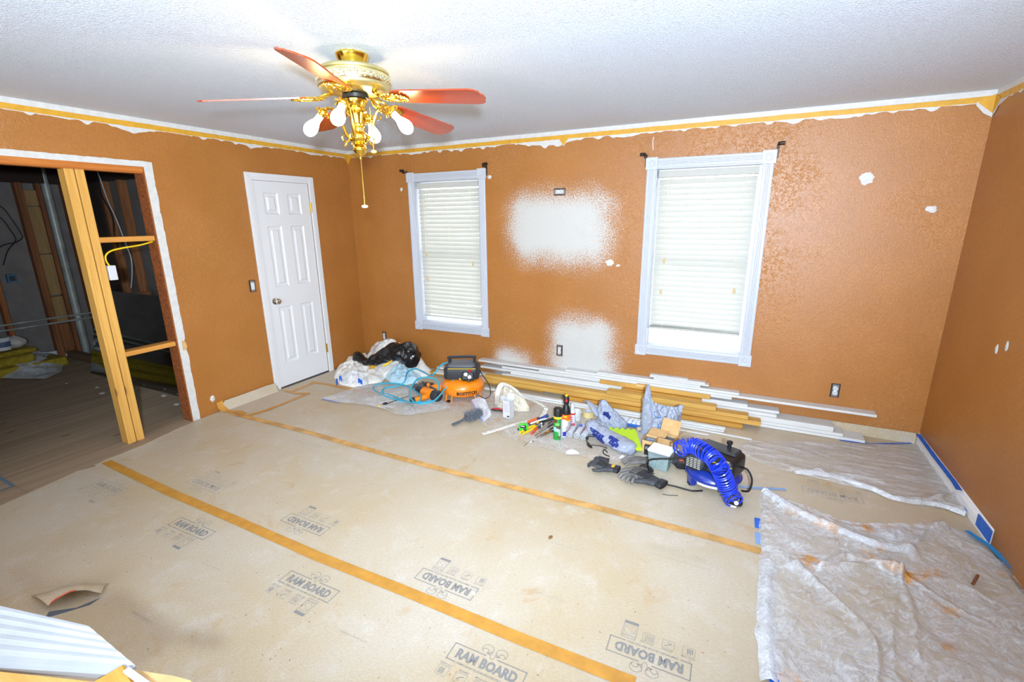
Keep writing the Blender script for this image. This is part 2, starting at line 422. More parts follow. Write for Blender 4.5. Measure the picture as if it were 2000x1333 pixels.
# putty patches
def blob(name, p, ax, r, seed, par, m=M_mud, asp=1.):
    b = MB(); n = 26; V = [None]; V0 = []
    for k in range(n):
        a = 2*pi*k/n; q = r*(1+.35*N(cos(a)*2, sin(a)*2, seed)+.22*N(cos(a)*6, sin(a)*6, seed+4))
        q *= .68; V0.append((q*cos(a)*asp, q*sin(a)))
    def P(x, z, o):
        return (p[0]+x, p[1]-o, p[2]+z) if ax == 1 else ((p[0]+o, p[1]+x, p[2]+z) if ax == 0 else (p[0]-o, p[1]+x, p[2]+z))
    V = [P(0, 0, .005)]+[P(x*.75, z*.75, .004) for x, z in V0]+[P(x, z, .0008) for x, z in V0]
    F = [(0, 1+k, 1+(k+1) % n) for k in range(n)]+[(1+k, 1+n+k, 1+n+(k+1) % n, 1+(k+1) % n) for k in range(n)]
    b.add(V, F); return b.build(name, m, par, True)
for i, (px, py, r, asp) in enumerate(((784, 370, .028, .9), (956, 346, .026, 1.3), (1191, 513, .042, 1.25), (1693, 349, .062, 1.), (1820, 409, .035, 1.3), (1207, 519, .018, 1.6))):
    blob('putty_patch', BW(px, py), 1, r, i*3.1, wall_back, asp=asp)
blob('putty_patch', LW(415, 779), 0, .042, 40, wall_left, asp=.8)
for px, py in ((1947, 682), (1967, 677)): blob('putty_patch', hit(px, py, 0, W), 2, .04, px, wall_right, asp=.6)

# ------------------------------------------------------------------ door
d = thing('door_1', 'white six-panel door', 'door'); d['kind'] = 'structure'; del d['category']; del d['label']
cw = .062
def casing_v(y0, z0, z1):
    b = MB(); b.box((0, y0, z0), (.012, y0+cw, z1)); b.box((.012, y0+.006, z0), (.019, y0+cw*.55, z1)); return b
casing_v(DL, 0, 2.1).build('casing', M_door, d); casing_v(DR-cw, 0, 2.1).build('casing', M_door, d)
b = MB(); b.box((0, DL+cw, 2.1-cw), (.012, DR-cw, 2.1)); b.box((.012, DL+cw, 2.1-cw*.55), (.019, DR-cw, 2.094)); b.build('casing', M_door, d)
y0, y1, z0, z1 = DL+cw+.004, DR-cw-.004, .014, 2.034
ys = y1-y0; b = MB(); XF = -.004
# slab face with recessed raised panels
def panel(bb, a0, a1, c0, c1):
    k = [(0, 0), (.012, -.009), (.032, -.009), (.046, -.001)]
    rings = []
    for ins, dep in k: rings.append([(XF+dep, a0+ins, c0+ins), (XF+dep, a1-ins, c0+ins), (XF+dep, a1-ins, c1-ins), (XF+dep, a0+ins, c1-ins)])
    V = sum(rings, []); F = []
    for r_ in range(len(k)-1):
        for i in range(4): F.append((r_*4+i, r_*4+(i+1) % 4, r_*4+4+(i+1) % 4, r_*4+4+i))
    F.append(tuple(len(V)-4+i for i in range(4))); bb.add(V, F)
st = .115; pw = (ys-3*st*.92)/2
cols = [(y0+st*.92, y0+st*.92+pw), (y1-st*.92-pw, y1-st*.92)]
rows = [(.25, .83), (1.03, 1.62), (1.73, 1.93)]
Y = sorted({y0, y1, *[v for c in cols for v in c]}); Z = sorted({z0, z1, *[v for r_ in rows for v in r_]})
for i in range(len(Y)-1):
    for j in range(len(Z)-1):
        if (Y[i], Y[i+1]) in cols and (Z[j], Z[j+1]) in rows: continue
        b.add([(XF, Y[i], Z[j]), (XF, Y[i+1], Z[j]), (XF, Y[i+1], Z[j+1]), (XF, Y[i], Z[j+1])], [(0, 1, 2, 3)])
b.box((-.04, y0, z0), (XF-.012, y1, z1)); b.box((-.04, y0, z0), (XF-.0005, y0+.002, z1)); b.box((-.04, y0, z0), (XF-.0005, y1, z0+.002))
slab = b.build('door_slab', M_door, d)
for c in cols:
    for r_ in rows:
        b = MB(); panel(b, *c, *r_); b.build('panel', M_door, slab)
kp = LW(536, 589); b = MB(); K = Matrix.Translation((XF, kp.y+.01, kp.z)) @ RY(90)
b.lathe([(.033, 0), (.033, .006), (.014, .01), (.012, .03), (.022, .036), (.028, .046), (.028, .056), (.02, .064), (0.001, .066)], 24, K); b.build('door_knob', M_chrome, slab, True)
for zc in (1.80, .28):
    b = MB(); b.box((-.002, DR-cw-.006, zc-.045), (.009, DR-cw+.012, zc+.045)); b.lathe([(.006, -.05), (.006, .05)], 10, T(.010, DR-cw+.001, zc)); b.build('hinge', M_brassd, d)
for z_, nm in ((2.038, 'door_stop'),): MB().box((-.05, DL+cw-.002, 2.036), (-.006, DR-cw+.002, 2.046)).build(nm, M_door, d)
MB().box((-.118, DL+.02, 0), (-.06, DR-.02, 2.05)).build('door_shade_panel', M_oldwood, d)  # unseen dark panel added behind the slab to keep the door gaps in shade

# ------------------------------------------------------------------ windows
M_glass = mat('window_glass', 'f4f8fa', .02, alpha=.12)
M_vinyl = mat('white_vinyl', 'eef0f2', .35)
def slat_mat():
    m = bpy.data.materials.new('blind_slat'); m.use_nodes = True; t = NT(m)
    t.b.inputs['Base Color'].default_value = lin('c9c8c1'); t.b.inputs['Roughness'].default_value = .65
    tr = t.new('BsdfTranslucent'); tr.inputs[0].default_value = lin('e6e6df'); mx = t.new('MixShader'); mx.inputs[0].default_value = .30
    out = t.n['Material Output']; t.link(t.b.outputs[0], mx.inputs[1]); t.link(tr.outputs[0], mx.inputs[2]); t.link(mx.outputs[0], out.inputs[0]); return m
M_slat = slat_mat(); M_cord = mat('ivory_cord', 'e8e2cc', .7); M_tassel = mat('tan_tassel', 'cdb27a', .5); M_bronze = mat('dark_bronze', '3a2f28', .4, .7)
def fluted(L):
    b = MB(); w = TR; pr = [(0, .0)]
    prof = [(0, 0), (0, .013), (.008, .016), (.014, .016)]
    x = .014
    for k in range(4):
        prof += [(x+.003, .012), (x+.008, .012), (x+.0105, .016)]; x += .0115
    prof += [(w-.008, .016), (w, .013), (w, 0)]
    n = len(prof); V = [(p[0], -p[1], 0) for p in prof]+[(p[0], -p[1], L) for p in prof]
    b.add(V, [(i, i+1, n+i+1, n+i) for i in range(n-1)]+[tuple(range(n))[::-1], tuple(range(n, 2*n))]); return b
def rosette(x, z):
    b = MB(); s = .049; b.box((x-s, -.021, z-s), (x+s, 0, z+s), b=.003)
    b.lathe([(.03, .0), (.03, .004), (.022, .001), (.016, .001), (.012, .005), (.001, .006)], 20, T(x, -.021, z) @ RX(90)); return b
def window(nm, x0, x1, lift, idx, where):
    w = bpy.data.objects.new(nm, None); COL.objects.link(w); struct(w)
    c0, c1 = WZ[0]+.05, WZ[1]-.05
    L = c1-c0
    for xx in (x0, x1-TR): 
        b = MB(); b.join(fluted(L-.06), T(xx, 0, c0+.03)); b.build('casing', M_white, w, angle=20)
    for zz in (WZ[0], WZ[1]-TR):
        b = MB(); b.join(fluted(x1-x0-.14), T(x0+.07, 0, zz+TR) @ RY(90)); b.build('casing', M_white, w, angle=20)
    for xx in (x0+TR/2, x1-TR/2):
        for zz in (WZ[0]+TR/2, WZ[1]-TR/2): rosette(xx, zz).build('corner_block', M_white, w)
    xa, xb, za, zb = x0+TR, x1-TR, WZ[0]+TR, WZ[1]-TR
    b = MB(); b.box((xa, 0, za), (xa+.008, .135, zb)); b.build('jamb', M_white, w)
    b = MB(); b.box((xb-.008, 0, za), (xb, .135, zb)); b.build('jamb', M_white, w)
    b = MB(); b.box((xa, 0, zb-.008), (xb, .135, zb)); b.build('jamb', M_white, w)
    b = MB(); b.box((xa, -.004, za), (xb, .135, za+.012)); b.build('window_sill', M_white, w)
    s = MB(); ya, yb = .085, .125; f = .045; xm = (za+zb)/2
    for (l, r_, bt, tp, yo) in ((xa+.01, xb-.01, za+.012, xm+.02, 0), (xa+.01, xb-.01, xm-.02, zb-.01, .012)):
        q = MB(); yo0, yo1 = ya+yo, ya+yo+.025
        q.box((l, yo0, bt), (l+f, yo1, tp)); q.box((r_-f, yo0, bt), (r_, yo1, tp)); q.box((l+f, yo0, bt), (r_-f, yo1, bt+f)); q.box((l+f, yo0, tp-f), (r_-f, yo1, tp))
        sash = q.build('sash', M_vinyl, w)
        MB().box((l+f, yo0+.01, bt+f), (r_-f, yo0+.014, tp-f)).build('pane', M_glass, sash)
    # blind
    bl = thing('window_blind', 'white slatted blind closed in the %s window%s' % where, 'blind', ((x0+x1)/2, .045, 0), group=None)
    hw = (xb-xa)/2-.026
    MB().box((-hw-.006, -.034, zb-.075), (hw+.006, .025, zb-.024), b=.003).build('headrail', M_slat, bl)
    pitch = .0445; zt = zb-.085; zbm = za+.04+lift
    nsl = int((zt-zbm)/pitch); sm = MB()
    n = 6; prof = []
    for k in range(n+1):
        u = -1+2*k/n; prof.append((.0245*u, .003*(1-u*u)))
    V = []
    for xx in (-hw, hw):
        for off in (.0, -.0014):
            V += [(xx, p[0], p[1]+off) for p in prof]
    m1 = n+1; F = []
    for k in range(n): F += [(k, k+1, 2*m1+k+1, 2*m1+k), (m1+k, m1+k+1, 3*m1+k+1, 3*m1+k)]
    F += [(0, m1, 3*m1, 2*m1), (n, m1+n, 3*m1+n, 2*m1+n)]
    sm.add(V, F); first = None
    for k in range(nsl):
        if first is None: o = first = sm.build('slat', M_slat, bl, True)
        else: o = first.copy(); COL.objects.link(o); o.parent = bl
        o.location = (0, 0, zt-.025-k*pitch)
        rx = 62
        if k >= nsl-2: rx = 58+6*(k-nsl+2)
        o.rotation_euler = (radians(rx), radians(.6*N(k*1.7, idx)+(1.2 if idx == 1 and k == nsl-3 else 0)), 0)
    zl = zt-.025-nsl*pitch
    br = MB(); br.box((-hw, -.024, zl-.005), (hw, .024, zl+.010), b=.004)
    if lift > .05:
        for k in range(4): br.box((-hw+.004*k, -.022, zl+.012+.006*k), (hw-.003*k, .022, zl+.015+.006*k), RY(.5*(k-1.5)))
    br.build('bottom_rail', M_slat, bl)
    for xx in (-hw*.72, 0, hw*.72):
        MB().tube([(xx, -.026, zt), (xx, -.026, zl)], .0012, 5).build('ladder_cord', M_cord, bl)
    for xx, zz in ((-hw*.78, zb-.75), (-hw*.8, zb-1.02), (hw*.78, zb-.98 if idx == 2 else zb-.84)):
        o = MB().tube([(xx, -.032, zb-.06), (xx+.004, -.034, zz)], .0012, 5).build('lift_cord', M_cord, bl)
        MB().lathe([(.003, .02), (.006, .012), (.009, -.004), (.011, -.02), (.007, -.024)], 10, T(xx+.004, -.034, zz)).build('tassel', M_tassel, o, True)
    return w
window('window_1', *W1, .05, 1, ('left', ', nearer the door'))
window('window_2', *W2, .13, 2, ('right', ', pulled up above its sill'))
# curtain rod brackets
def bracket(x, z, sgn, label):
    t_ = thing('curtain_rod_bracket', label, 'bracket', (x, 0, z))
    MB().box((-.009, -.004, -.05), (.009, 0, .05), b=.001).build('back_plate', M_bronze, t_)
    b = MB(); b.box((-.006, -.075, .02), (.006, -.002, .03)); 
    b.tube([(sgn*.0, -.06+.018*cos(a), .046+.018*sin(a)) for a in [radians(q) for q in range(150, 400, 20)]], .006, 8)
    b.build('rod_cradle', M_bronze, t_, True)
    b = MB(); b.lathe([(.013, -.018), (.013, .018)], 14, T(sgn*-.022, -.058, .048) @ RY(90)); b.build('rod_end_cap', M_bronze, t_, True)
    for zz in (-.035, -.005): MB().ball((0, -.005, zz), .004).build('screw', M_steel, t_)
bracket(W1[0]-.012, 2.118, 1, 'dark curtain rod bracket at the left top corner of the left window')
bracket(W1[1]+.014, 2.13, -1, 'dark curtain rod bracket at the right top corner of the left window')
bracket(W2[0]-.012, 2.12, 1, 'dark bracket at the left top corner of the right window')
bracket(W2[1]+.014, 2.135, -1, 'dark bracket at the right top corner of the right window')
p = BW(1277, 268)
tag(MB().tube(smooth_path([(p.x, .0, p.z), (p.x-.003, -.012, p.z-.03), (p.x, -.012, p.z-.07), (p.x+.004, -.008, p.z-.1)], 5), .0035, 6).build('cable_stub', mat('white_cable', 'e8e8e8', .5)), 'short white cable end poking from the wall above the right window', 'cable')

# ------------------------------------------------------------------ electrical boxes
M_dev = mat('white_outlet_plastic', 'd0d0cf', .3); M_hole = mat('dark_box', '2a211a', .7)
def outlet(p, ax, label, horiz=False, switch=False):
    R = {1: Matrix.Identity(4), 0: RZ(90)}[ax]
    t_ = thing('wall_switch' if switch else 'wall_outlet', label, 'switch' if switch else 'outlet', p)
    A = R @ (RY(90) if horiz else Matrix.Identity(4))
    MB().box((-.031, -.002, -.056), (.031, .03, .056), A).build('box', M_hole, t_)
    MB().box((-.021, -.006, -.05), (.021, -.001, .05), A).build('strap', M_steel, t_)
    if switch:
        MB().box((-.016, -.012, -.033), (.016, -.003, .033), A, .002).build('rocker', M_dev, t_)
    else:
        for zz in (-.019, .019):
            b = MB(); b.lathe([(.0165, 0), (.0165, .007), (.001, .0072)], 18, A @ T(0, -.004, zz) @ RX(90)); r_ = b.build('receptacle', M_dev, t_)
            for xx in (-.006, .006): MB().box((xx-.0012, -.0125, zz-.002), (xx+.0012, -.0105, zz+.007), A).build('slot', M_black, r_)
            MB().box((-.002, -.0125, zz-.010), (.002, -.0105, zz-.006), A).build('slot', M_black, r_)
        MB().box((-.012, -.0075, -.006), (.012, -.003, .006), A).build('bridge', M_dev, t_)
outlet(BW(1093, 375), 1, 'sideways white outlet without cover, above the big primer patch', True)
outlet(BW(1093, 685), 1, 'white outlet without cover beside the low primer patch')
outlet(BW(1631, 763), 1, 'white outlet without cover low on the wall right of the right window')
outlet(BW(751, 657), 1, 'white outlet low in the corner above the plastic heap')
outlet(LW(493, 559), 0, 'white rocker switch without cover beside the white door', switch=True)

# ------------------------------------------------------------------ baseboards
M_bb = mat('white_baseboard', 'eceef0', .35)
b = MB(); n0 = -.02
V = []; pr = [(0, 0), (-.013, 0), (-.013, .06), (-.009, .072), (-.006, .085), (0, .09)]
def bbm(y0, y1):
    q = MB(); n = len(pr); q.add([(W+p_[0], y0, p_[1]) for p_ in pr]+[(W+p_[0], y1, p_[1]) for p_ in pr], [(i, i+1, n+i+1, n+i) for i in range(n-1)]+[tuple(range(n)), tuple(range(n, 2*n))[::-1]]); return q
struct(bbm(-1.25, -.0).build('baseboard_right', M_bb))
# ------------------------------------------------------------------ the stripped room beyond the opening
XB, YB = -3.62, -1.16
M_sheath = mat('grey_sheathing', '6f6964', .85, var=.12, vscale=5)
M_dirtfl = M_ply
b = MB(); b.box((XB-.1, -6.0, -.06), (-.12, YB+.1, -.004)); o = b.build('floor_beyond', mat('dark_gap', '1d1713', .9)); struct(o); o.name = 'floor_2'
fl2 = o
# plywood sheets, joints left open
ysn = [-6.0, -4.45, -3.22, -2.0, YB]; xsn = [XB, -2.55, -1.32, .344]
for i in range(len(ysn)-1):
    for j in range(len(xsn)-1):
        if i == len(ysn)-2 and j == 99: continue
        y1_ = ysn[i+1]-.004; x1_ = xsn[j+1]-.004
        MB().box((xsn[j], ysn[i], -.004), (min(x1_, .34), y1_, .0)).build('subfloor_panel', M_ply, fl2)
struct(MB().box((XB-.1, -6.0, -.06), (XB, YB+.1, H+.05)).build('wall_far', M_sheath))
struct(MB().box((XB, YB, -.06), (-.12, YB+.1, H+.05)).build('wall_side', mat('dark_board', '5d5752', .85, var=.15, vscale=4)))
struct(MB().box((XB-.1, -6.1, -.06), (-.12, -6.0, H+.05)).build('wall_near', M_sheath))
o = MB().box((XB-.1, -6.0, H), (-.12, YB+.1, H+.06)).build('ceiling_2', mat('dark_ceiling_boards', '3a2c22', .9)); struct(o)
def stud(name, lo, hi, label, m, group=None, cat='stud', bev=.004):
    c = ((lo[0]+hi[0])/2, (lo[1]+hi[1])/2, lo[2])
    q = MB(); q.box((lo[0]-c[0], lo[1]-c[1], 0), (hi[0]-c[0], hi[1]-c[1], hi[2]-lo[2]), b=bev)
    return tag(q.build(name, m, None, loc=c), label, cat, group)
# far wall: studs, spacers, pipe, conduits
stud('wall_stud', (XB, -1.665, 0), (XB+.09, -1.60, H), 'dark weathered stud left of the tan spacer blocks, far wall', M_oldwood)
stud('wall_stud', (XB, -1.475, 0), (XB+.09, -1.435, H), 'reddish stud between the tan spacer blocks and the grey pipe', M_oldwood)
sp = thing('spacer_board', 'stack of tan spacer blocks nailed between two dark studs', 'wood block', (XB+.05, -1.54, 0))
M_spacer = wood('tan_spacer', '9a7a48', '84643a', 2)
for z0_, z1_ in ((.45, .78), (.80, 1.30), (1.31, 1.86), (1.87, 2.05)):
    MB().box((-.045, -.058, z0_), (.018, .062, z1_), b=.003).build('block', M_spacer, sp)
MB().box((-.045, -.058, .12), (.0, .062, .43)).build('block', M_oldwood, sp)
MB().box((-.045, -.058, 0), (-.02, .062, .115)).build('block', M_oldwood, sp)
tag(MB().lathe([(.044, 0), (.044, H)], 20).build('vent_pipe', M_pipe, None, True, (XB+.06, -1.375, 0)), 'thick grey vertical vent pipe in the stripped room', 'pipe')
stud('wall_stud', (XB, -1.235, 0), (XB+.09, YB, H), 'dark brown corner stud right of the grey vent pipe', M_oldwood)
stud('wall_stud', (XB, -2.05, 0), (XB+.09, -2.0, H), 'orange-brown stud at the left edge beside the blue box', wood('orange_stud', '9c5a22', '7a4216', 2))
for z_, l in ((.525, 'upper'), (.462, 'lower')):
    cp = MB().tube([(XB+.105, -3.2, z_), (XB+.105, -1.24, z_)], .012, 10)
    cp.lathe([(.016, -.03), (.016, .03)], 10, T(XB+.105, -1.93+.2*(z_-.5), z_) @ RX(90))
    tag(cp.build('conduit_pipe', M_pipe, None, True), l+' of the two thin grey pipes running along the far studs', 'pipe')
b = MB(); b.box((XB+.02, -5, 2.13), (XB+.1, YB-.01, H)); tag(b.build('ceiling_beam', mat('shadowed_beam', '2a1a10', .9)), 'beam with shade in its dark colour across the top of the far wall', 'beam')  # shadow of header and blocking is put into the dark beam colour
tag(MB().box((-3.5, YB-.1, 2.13), (-.13, YB-.09+.08, H)).build('ceiling_beam', MATS['shadowed_beam']), 'beam with shade in its dark colour across the top of the side studs', 'beam')
sx_ = [-2.62, -2.25, -1.80, -1.40, -.95]
for i, x in enumerate(sx_):
    stud('wall_stud', (x, YB-.09, 0), (x+.04, YB, 2.13), 'reddish brown stud %s along the side wall behind the glass sheet' % ['nearest the far corner', 'second from the far corner', 'third from the far corner', 'fourth from the far corner', 'nearest the white edged jamb'][i], M_oldwood)
# plywood strip on side wall between studs
# bottom plate lying along the side wall
stud('bottom_plate', (-3.50, -1.60, 0), (-1.9, -1.52, .09), 'old timber plate lying on the subfloor below the vent pipe', wood('plate_wood', '77604a', '5f4a36', 0), cat='timber')
# leaning glass sheet
mr = mat('dark_mirror_glass', 'a8aaa8', .06, 1.0)
A = Vector((-2.45, -1.80, .0)); Bt = Vector((-2.45, -1.56, .935)); q = MB()
dx = Vector((2.25, 0, 0)); nn = Vector((0, -.935, .24)).normalized()*.006; nn = Vector((0, -.968, .25))*.006
V = [A, A+dx, Bt+dx, Bt]; V2 = [p_-Vector((0, -.006, .0)) for p_ in V]
q.add([tuple(p_) for p_ in V+V2], [(0, 1, 2, 3), (7, 6, 5, 4), (0, 4, 5, 1), (1, 5, 6, 2), (2, 6, 7, 3), (3, 7, 4, 0)])
gs = thing('mirror_sheet', 'large frameless mirror sheet leaning behind the new pine studs', 'mirror', (0, 0, 0)); q.build('glass', mr, gs)
q = MB(); q.box((-2.0, -1.565, .0), (-1.96, -1.26, .9)); q.box((-.62, -1.565, .0), (-.58, -1.26, .9)); q.build('prop', M_oldwood, gs)
# electrical bits
for (px, py, w_, lbl) in ((21, 544, .075, 'blue electrical box on the far wall beside the orange-brown stud'), (2, 580, .06, 'small blue electrical box at the left picture edge')):
    p = hit(px, py, 0, XB+.02); e = thing('junction_box', lbl, 'electrical box', p)
    mbx = mat('blue_box_plastic', '3f6f92', .5)
    MB().box((-.02, -w_/2, -.045), (.04, w_/2, .045), b=.003).build('box', mbx, e); MB().box((.04, -w_/2+.01, -.03), (.043, w_/2-.01, .03)).build('recess', M_dark, e)
def wire(name, pxs, ax, v, r, m, label, n=8, cat='cable'):
    pts = [hit(px, py, ax, v+(o[0] if o else 0)) for px, py, *o in pxs]
    return tag(MB().tube(smooth_path(pts, n), r, 6).build(name, m, None, True), label, cat)
wire('black_cable', [(-40, 395), (0, 403), (20, 425), (40, 455), (43, 465), (30, 474), (5, 480), (-30, 505)], 0, XB+.03, .006, M_black, 'upper loop of black cable on the far wall of the stripped room')
wire('black_cable', [(-40, 410), (0, 425), (20, 450), (30, 465), (28, 474), (15, 490), (6, 518)], 0, XB+.045, .006, M_black, 'inner loop of black cable ending in a bare tail')
wire('black_cable', [(192, 334), (193, 360), (200, 385), (215, 412), (221, 435), (223, 460), (231, 486)], 1, YB-.11, .007, M_black, 'black cable hanging down between the side wall studs')
wire('white_cable', [(190, 334), (200, 362), (212, 395), (228, 430), (245, 475), (256, 505), (258, 535), (256, 563)], 1, YB-.14, .006, mat('grey_white_cable', 'b9b9b6', .5), 'thin white cable hanging down in front of the side wall studs')
# new pine studs in the opening
def pine(px0, px1, label):
    ya = LW(px0, 600, -.012).y; yb = LW(px1, 600, -.012).y
    return stud('pine_stud', (-.10, ya, 0), (-.006, yb, OZ-.035), label, M_pine)
y_l = LW(253, 862).y; 
stud('pine_stud', (-.098, -2.575, 0), (-.004, -2.520, OZ-.035), 'left of the two fresh pine studs standing side by side in the opening', M_pine)
stud('pine_stud', (-.098, -2.514, 0), (-.006, -2.462, OZ-.035), 'right of the two fresh pine studs standing side by side in the opening', M_pine)
M_pineY = wood('pine_y', 'd09040', 'b8782c', 1)
for zc, l in ((1.548, 'upper pine block between the studs and the jamb, above the yellow cable'), (.697, 'lower pine block between the studs and the jamb')):
    q = MB().box((-.045, -.178, -.019), (.045, .178, .019), b=.003); o = q.build('blocking', M_pineY, None, loc=(-.052, -2.284, zc)); tag(o, l, 'wood block')
bx = thing('outlet_box', 'white plastic electrical box on the pine stud with a yellow cable', 'electrical box', (-.03, -2.455, 1.315))
MB().box((-.04, 0, -.055), (.03, .05, .05), b=.003).build('box', M_dev, bx); MB().box((.03, .006, -.045), (.034, .044, .042)).build('face', mat('grey_inside', 'c9c9cc', .6), bx)
tag(MB().tube(smooth_path([(-.03, -2.43, 1.36), (-.028, -2.445, 1.40), (-.025, -2.44, 1.44), (-.03, -2.40, 1.468), (-.035, -2.32, 1.485), (-.04, -2.2, 1.50), (-.045, -2.11, 1.522)], 8), .006, 8).build('yellow_cable', mat('yellow_cable_jacket', 'e8c414', .45), None, True), 'yellow cable bending out of the white box towards the jamb', 'cable')
# insulation batts, plastic sheet, bags
M_ins = mat('yellow_insulation', '96811c', .95, var=.25, vscale=25, bump=.8, bscale=60)
def batt(lo, hi, label, seed):
    q = MB(); nx, ny = 10, 24
    c = Vector(((lo[0]+hi[0])/2, (lo[1]+hi[1])/2, lo[2]))
    b_ = MB().box(tuple(Vector(lo)-c), tuple(Vector(hi)-c), b=.02)
    o = b_.build('insulation_batt', M_ins, None, loc=c)
    sb = o.modifiers.new('s', 'SUBSURF'); sb.subdivision_type = 'SIMPLE'; sb.levels = sb.render_levels = 3
    tx = bpy.data.textures.new('battfluff', 'CLOUDS'); tx.noise_scale = .07
    dm = o.modifiers.new('d', 'DISPLACE'); dm.texture = tx; dm.strength = .03
    return tag(o, label, 'insulation')
batt((-3.50, -3.3, 0), (-3.12, -1.73, .10), 'lowest yellow insulation batt, longest, under the plastic sheet', 1)
batt((-3.51, -3.2, .10), (-3.20, -1.98, .20), 'middle yellow insulation batt of the stack in the stripped room', 2)
batt((-3.50, -3.2, .20), (-3.26, -1.92, .25), 'topmost yellow insulation batt below the thin pipes', 3)
def crumple(name, outline, h, seed, m, label, cat, base=None, res=26, hfn=None, smooth=True, zoff=.003, ring=26, freq=9., parent=None, solid=0., clip=None):
    """crumpled sheet/heap: rings from a closed outline (world xy) to its centre; height profile + creases"""
    P = [Vector((p[0], p[1])) for p in outline]; n = len(P)
    dense = []; per = ring*4
    Lc = [0]
    for i in range(n): Lc.append(Lc[-1]+(P[(i+1) % n]-P[i]).length)
    for k in range(per):
        s_ = Lc[-1]*k/per
        for i in range(n):
            if Lc[i+1] >= s_: break
        u = (s_-Lc[i])/(Lc[i+1]-Lc[i]+1e-9); dense.append(P[i]*(1-u)+P[(i+1) % n]*u)
    c = sum(dense, Vector((0, 0)))/per
    b = MB(); V = []; F = []
    for j in range(res+1):
        r = 1-j/res
        for k in range(per):
            q = c+(dense[k]-c)*max(r, 1e-3)
            if clip: q = Vector((max(q.x, clip[0]), min(q.y, clip[1])))
            wv = freq
            e = min(1, (1-r)*4)
            jx = .018*N(q.x*wv, q.y*wv, seed)*e; jy = .018*N(q.x*wv, q.y*wv, seed+20)*e
            cr = .5*ridge(q.x, q.y, seed, wv)+.28*ridge(q.x, q.y, seed+7, wv*2.3)+.14*ridge(q.x, q.y, seed+3, wv*5)
            if hfn: z = hfn(q.x, q.y, r, cr)
            else: z = h*((1-r**2.2)*.62+.38*cr*min(1, (1-r)*5))
            V.append((q.x+jx-(base[0] if base else 0), q.y+jy-(base[1] if base else 0), max(z, 0)+zoff+(.004*abs(N(q.x*30, q.y*30, seed)) if r < 1 else 0)))
    for j in range(res):
        for k in range(per):
            a = j*per+k; d_ = j*per+(k+1) % per; F.append((a, d_, d_+per, a+per))
    F.append(tuple(res*per+k for k in range(per)))
    b.add(V, F); o = b.build(name, m, parent, smooth, loc=(base[0], base[1], 0) if base else None, angle=180)
    if label: tag(o, label, cat)
    return o
M_filmw = film('milky_plastic_film', 'dfe3e6', .45, .85, .25, 25, .5)
pts = [FL(*q) for q in ((-60, 705), (20, 700), (70, 694), (110, 688), (128, 705), (120, 728), (90, 742), (30, 742), (-60, 738))]
crumple('plastic_sheet', [(p.x, p.y) for p in pts], .0, 3.7, M_filmw, 'crumpled clear plastic sheet lying against the yellow insulation', 'plastic sheet',
        hfn=lambda x, y, r, c: .10*max(0, min(1, (-2.85-x)*2.2))*(1-r**3)+.05*c*(1-r**4)+.01, freq=5, clip=(-3.57, -1.22))
def bag_lump(name, c, r, h, seed, m, label, cat='bag', parent=None):
    q = MB()
    def fn(u, v):
        a = 2*pi*u; k = v
        rr = r*(sin(min(1, k*1.08)*pi*.92+.08*pi)**.6)*(1+.22*N(cos(a)*2, sin(a)*2, seed+k*3)+.12*ridge(cos(a)*3, sin(a)*3, seed+k*5))
        if k > .985: rr = .002
        return (rr*cos(a), rr*sin(a), h*k+.0)
    q.grid(fn, 28, 18, wrap=True); return tag(q.build(name, m, parent, True, loc=c, angle=180), label, cat)
M_bagw = mat('white_bag_plastic', 'b9b4aa', .5)
p = hit(34, 672, 0, -3.35); bag_lump('paper_bag', (-3.38, p.y, .27), .09, .15, 5, M_bagw, 'small crumpled white bag on top of the insulation')
p = hit(4, 672, 0, -3.35); pl = thing('joint_compound_pail', 'white pail with a dark band on the insulation, cut by the left picture edge', 'pail', (-3.38, p.y, .27))
MB().lathe([(.075, 0), (.085, .14), (.088, .145)], 24).build('pail_body', M_dev, pl, True); MB().lathe([(.0865, .04), (.0885, .10)], 24, cap=False).build('pail_label', mat('blue_label', '4a5a78', .5), pl, True)
# rubble on the subfloor
for i, (px, py, r) in enumerate(((352, 752, .05), (345, 792, .03), (190, 758, .02), (175, 705, .02), (200, 770, .03), (320, 775, .03), (130, 750, .015))):
    p = FL(px, py); q = MB(); q.ball((0, 0, r*.3), (r, r*.8, r*.4), 8, 5)
    q.v = [(x*(1+.3*N(x*60, y*60, i)), y*(1+.3*N(y*50, z*50, i+3)), max(0, z)) for x, y, z in q.v]
    tag(q.build('plaster_rubble', mat('plaster', '9a958c', .9), None, False, loc=(p.x, p.y, .001)), ['grey plaster lump at the foot of the brown jamb', 'plaster crumb just left of the jamb foot', 'plaster crumb on the dark subfloor left of the studs', 'tiny crumb by the timber plate', 'plaster crumb beside the subfloor joint left of the studs', 'plaster crumb between the studs and the jamb', 'tiny crumb in front of the plastic sheet'][i], 'rubble')

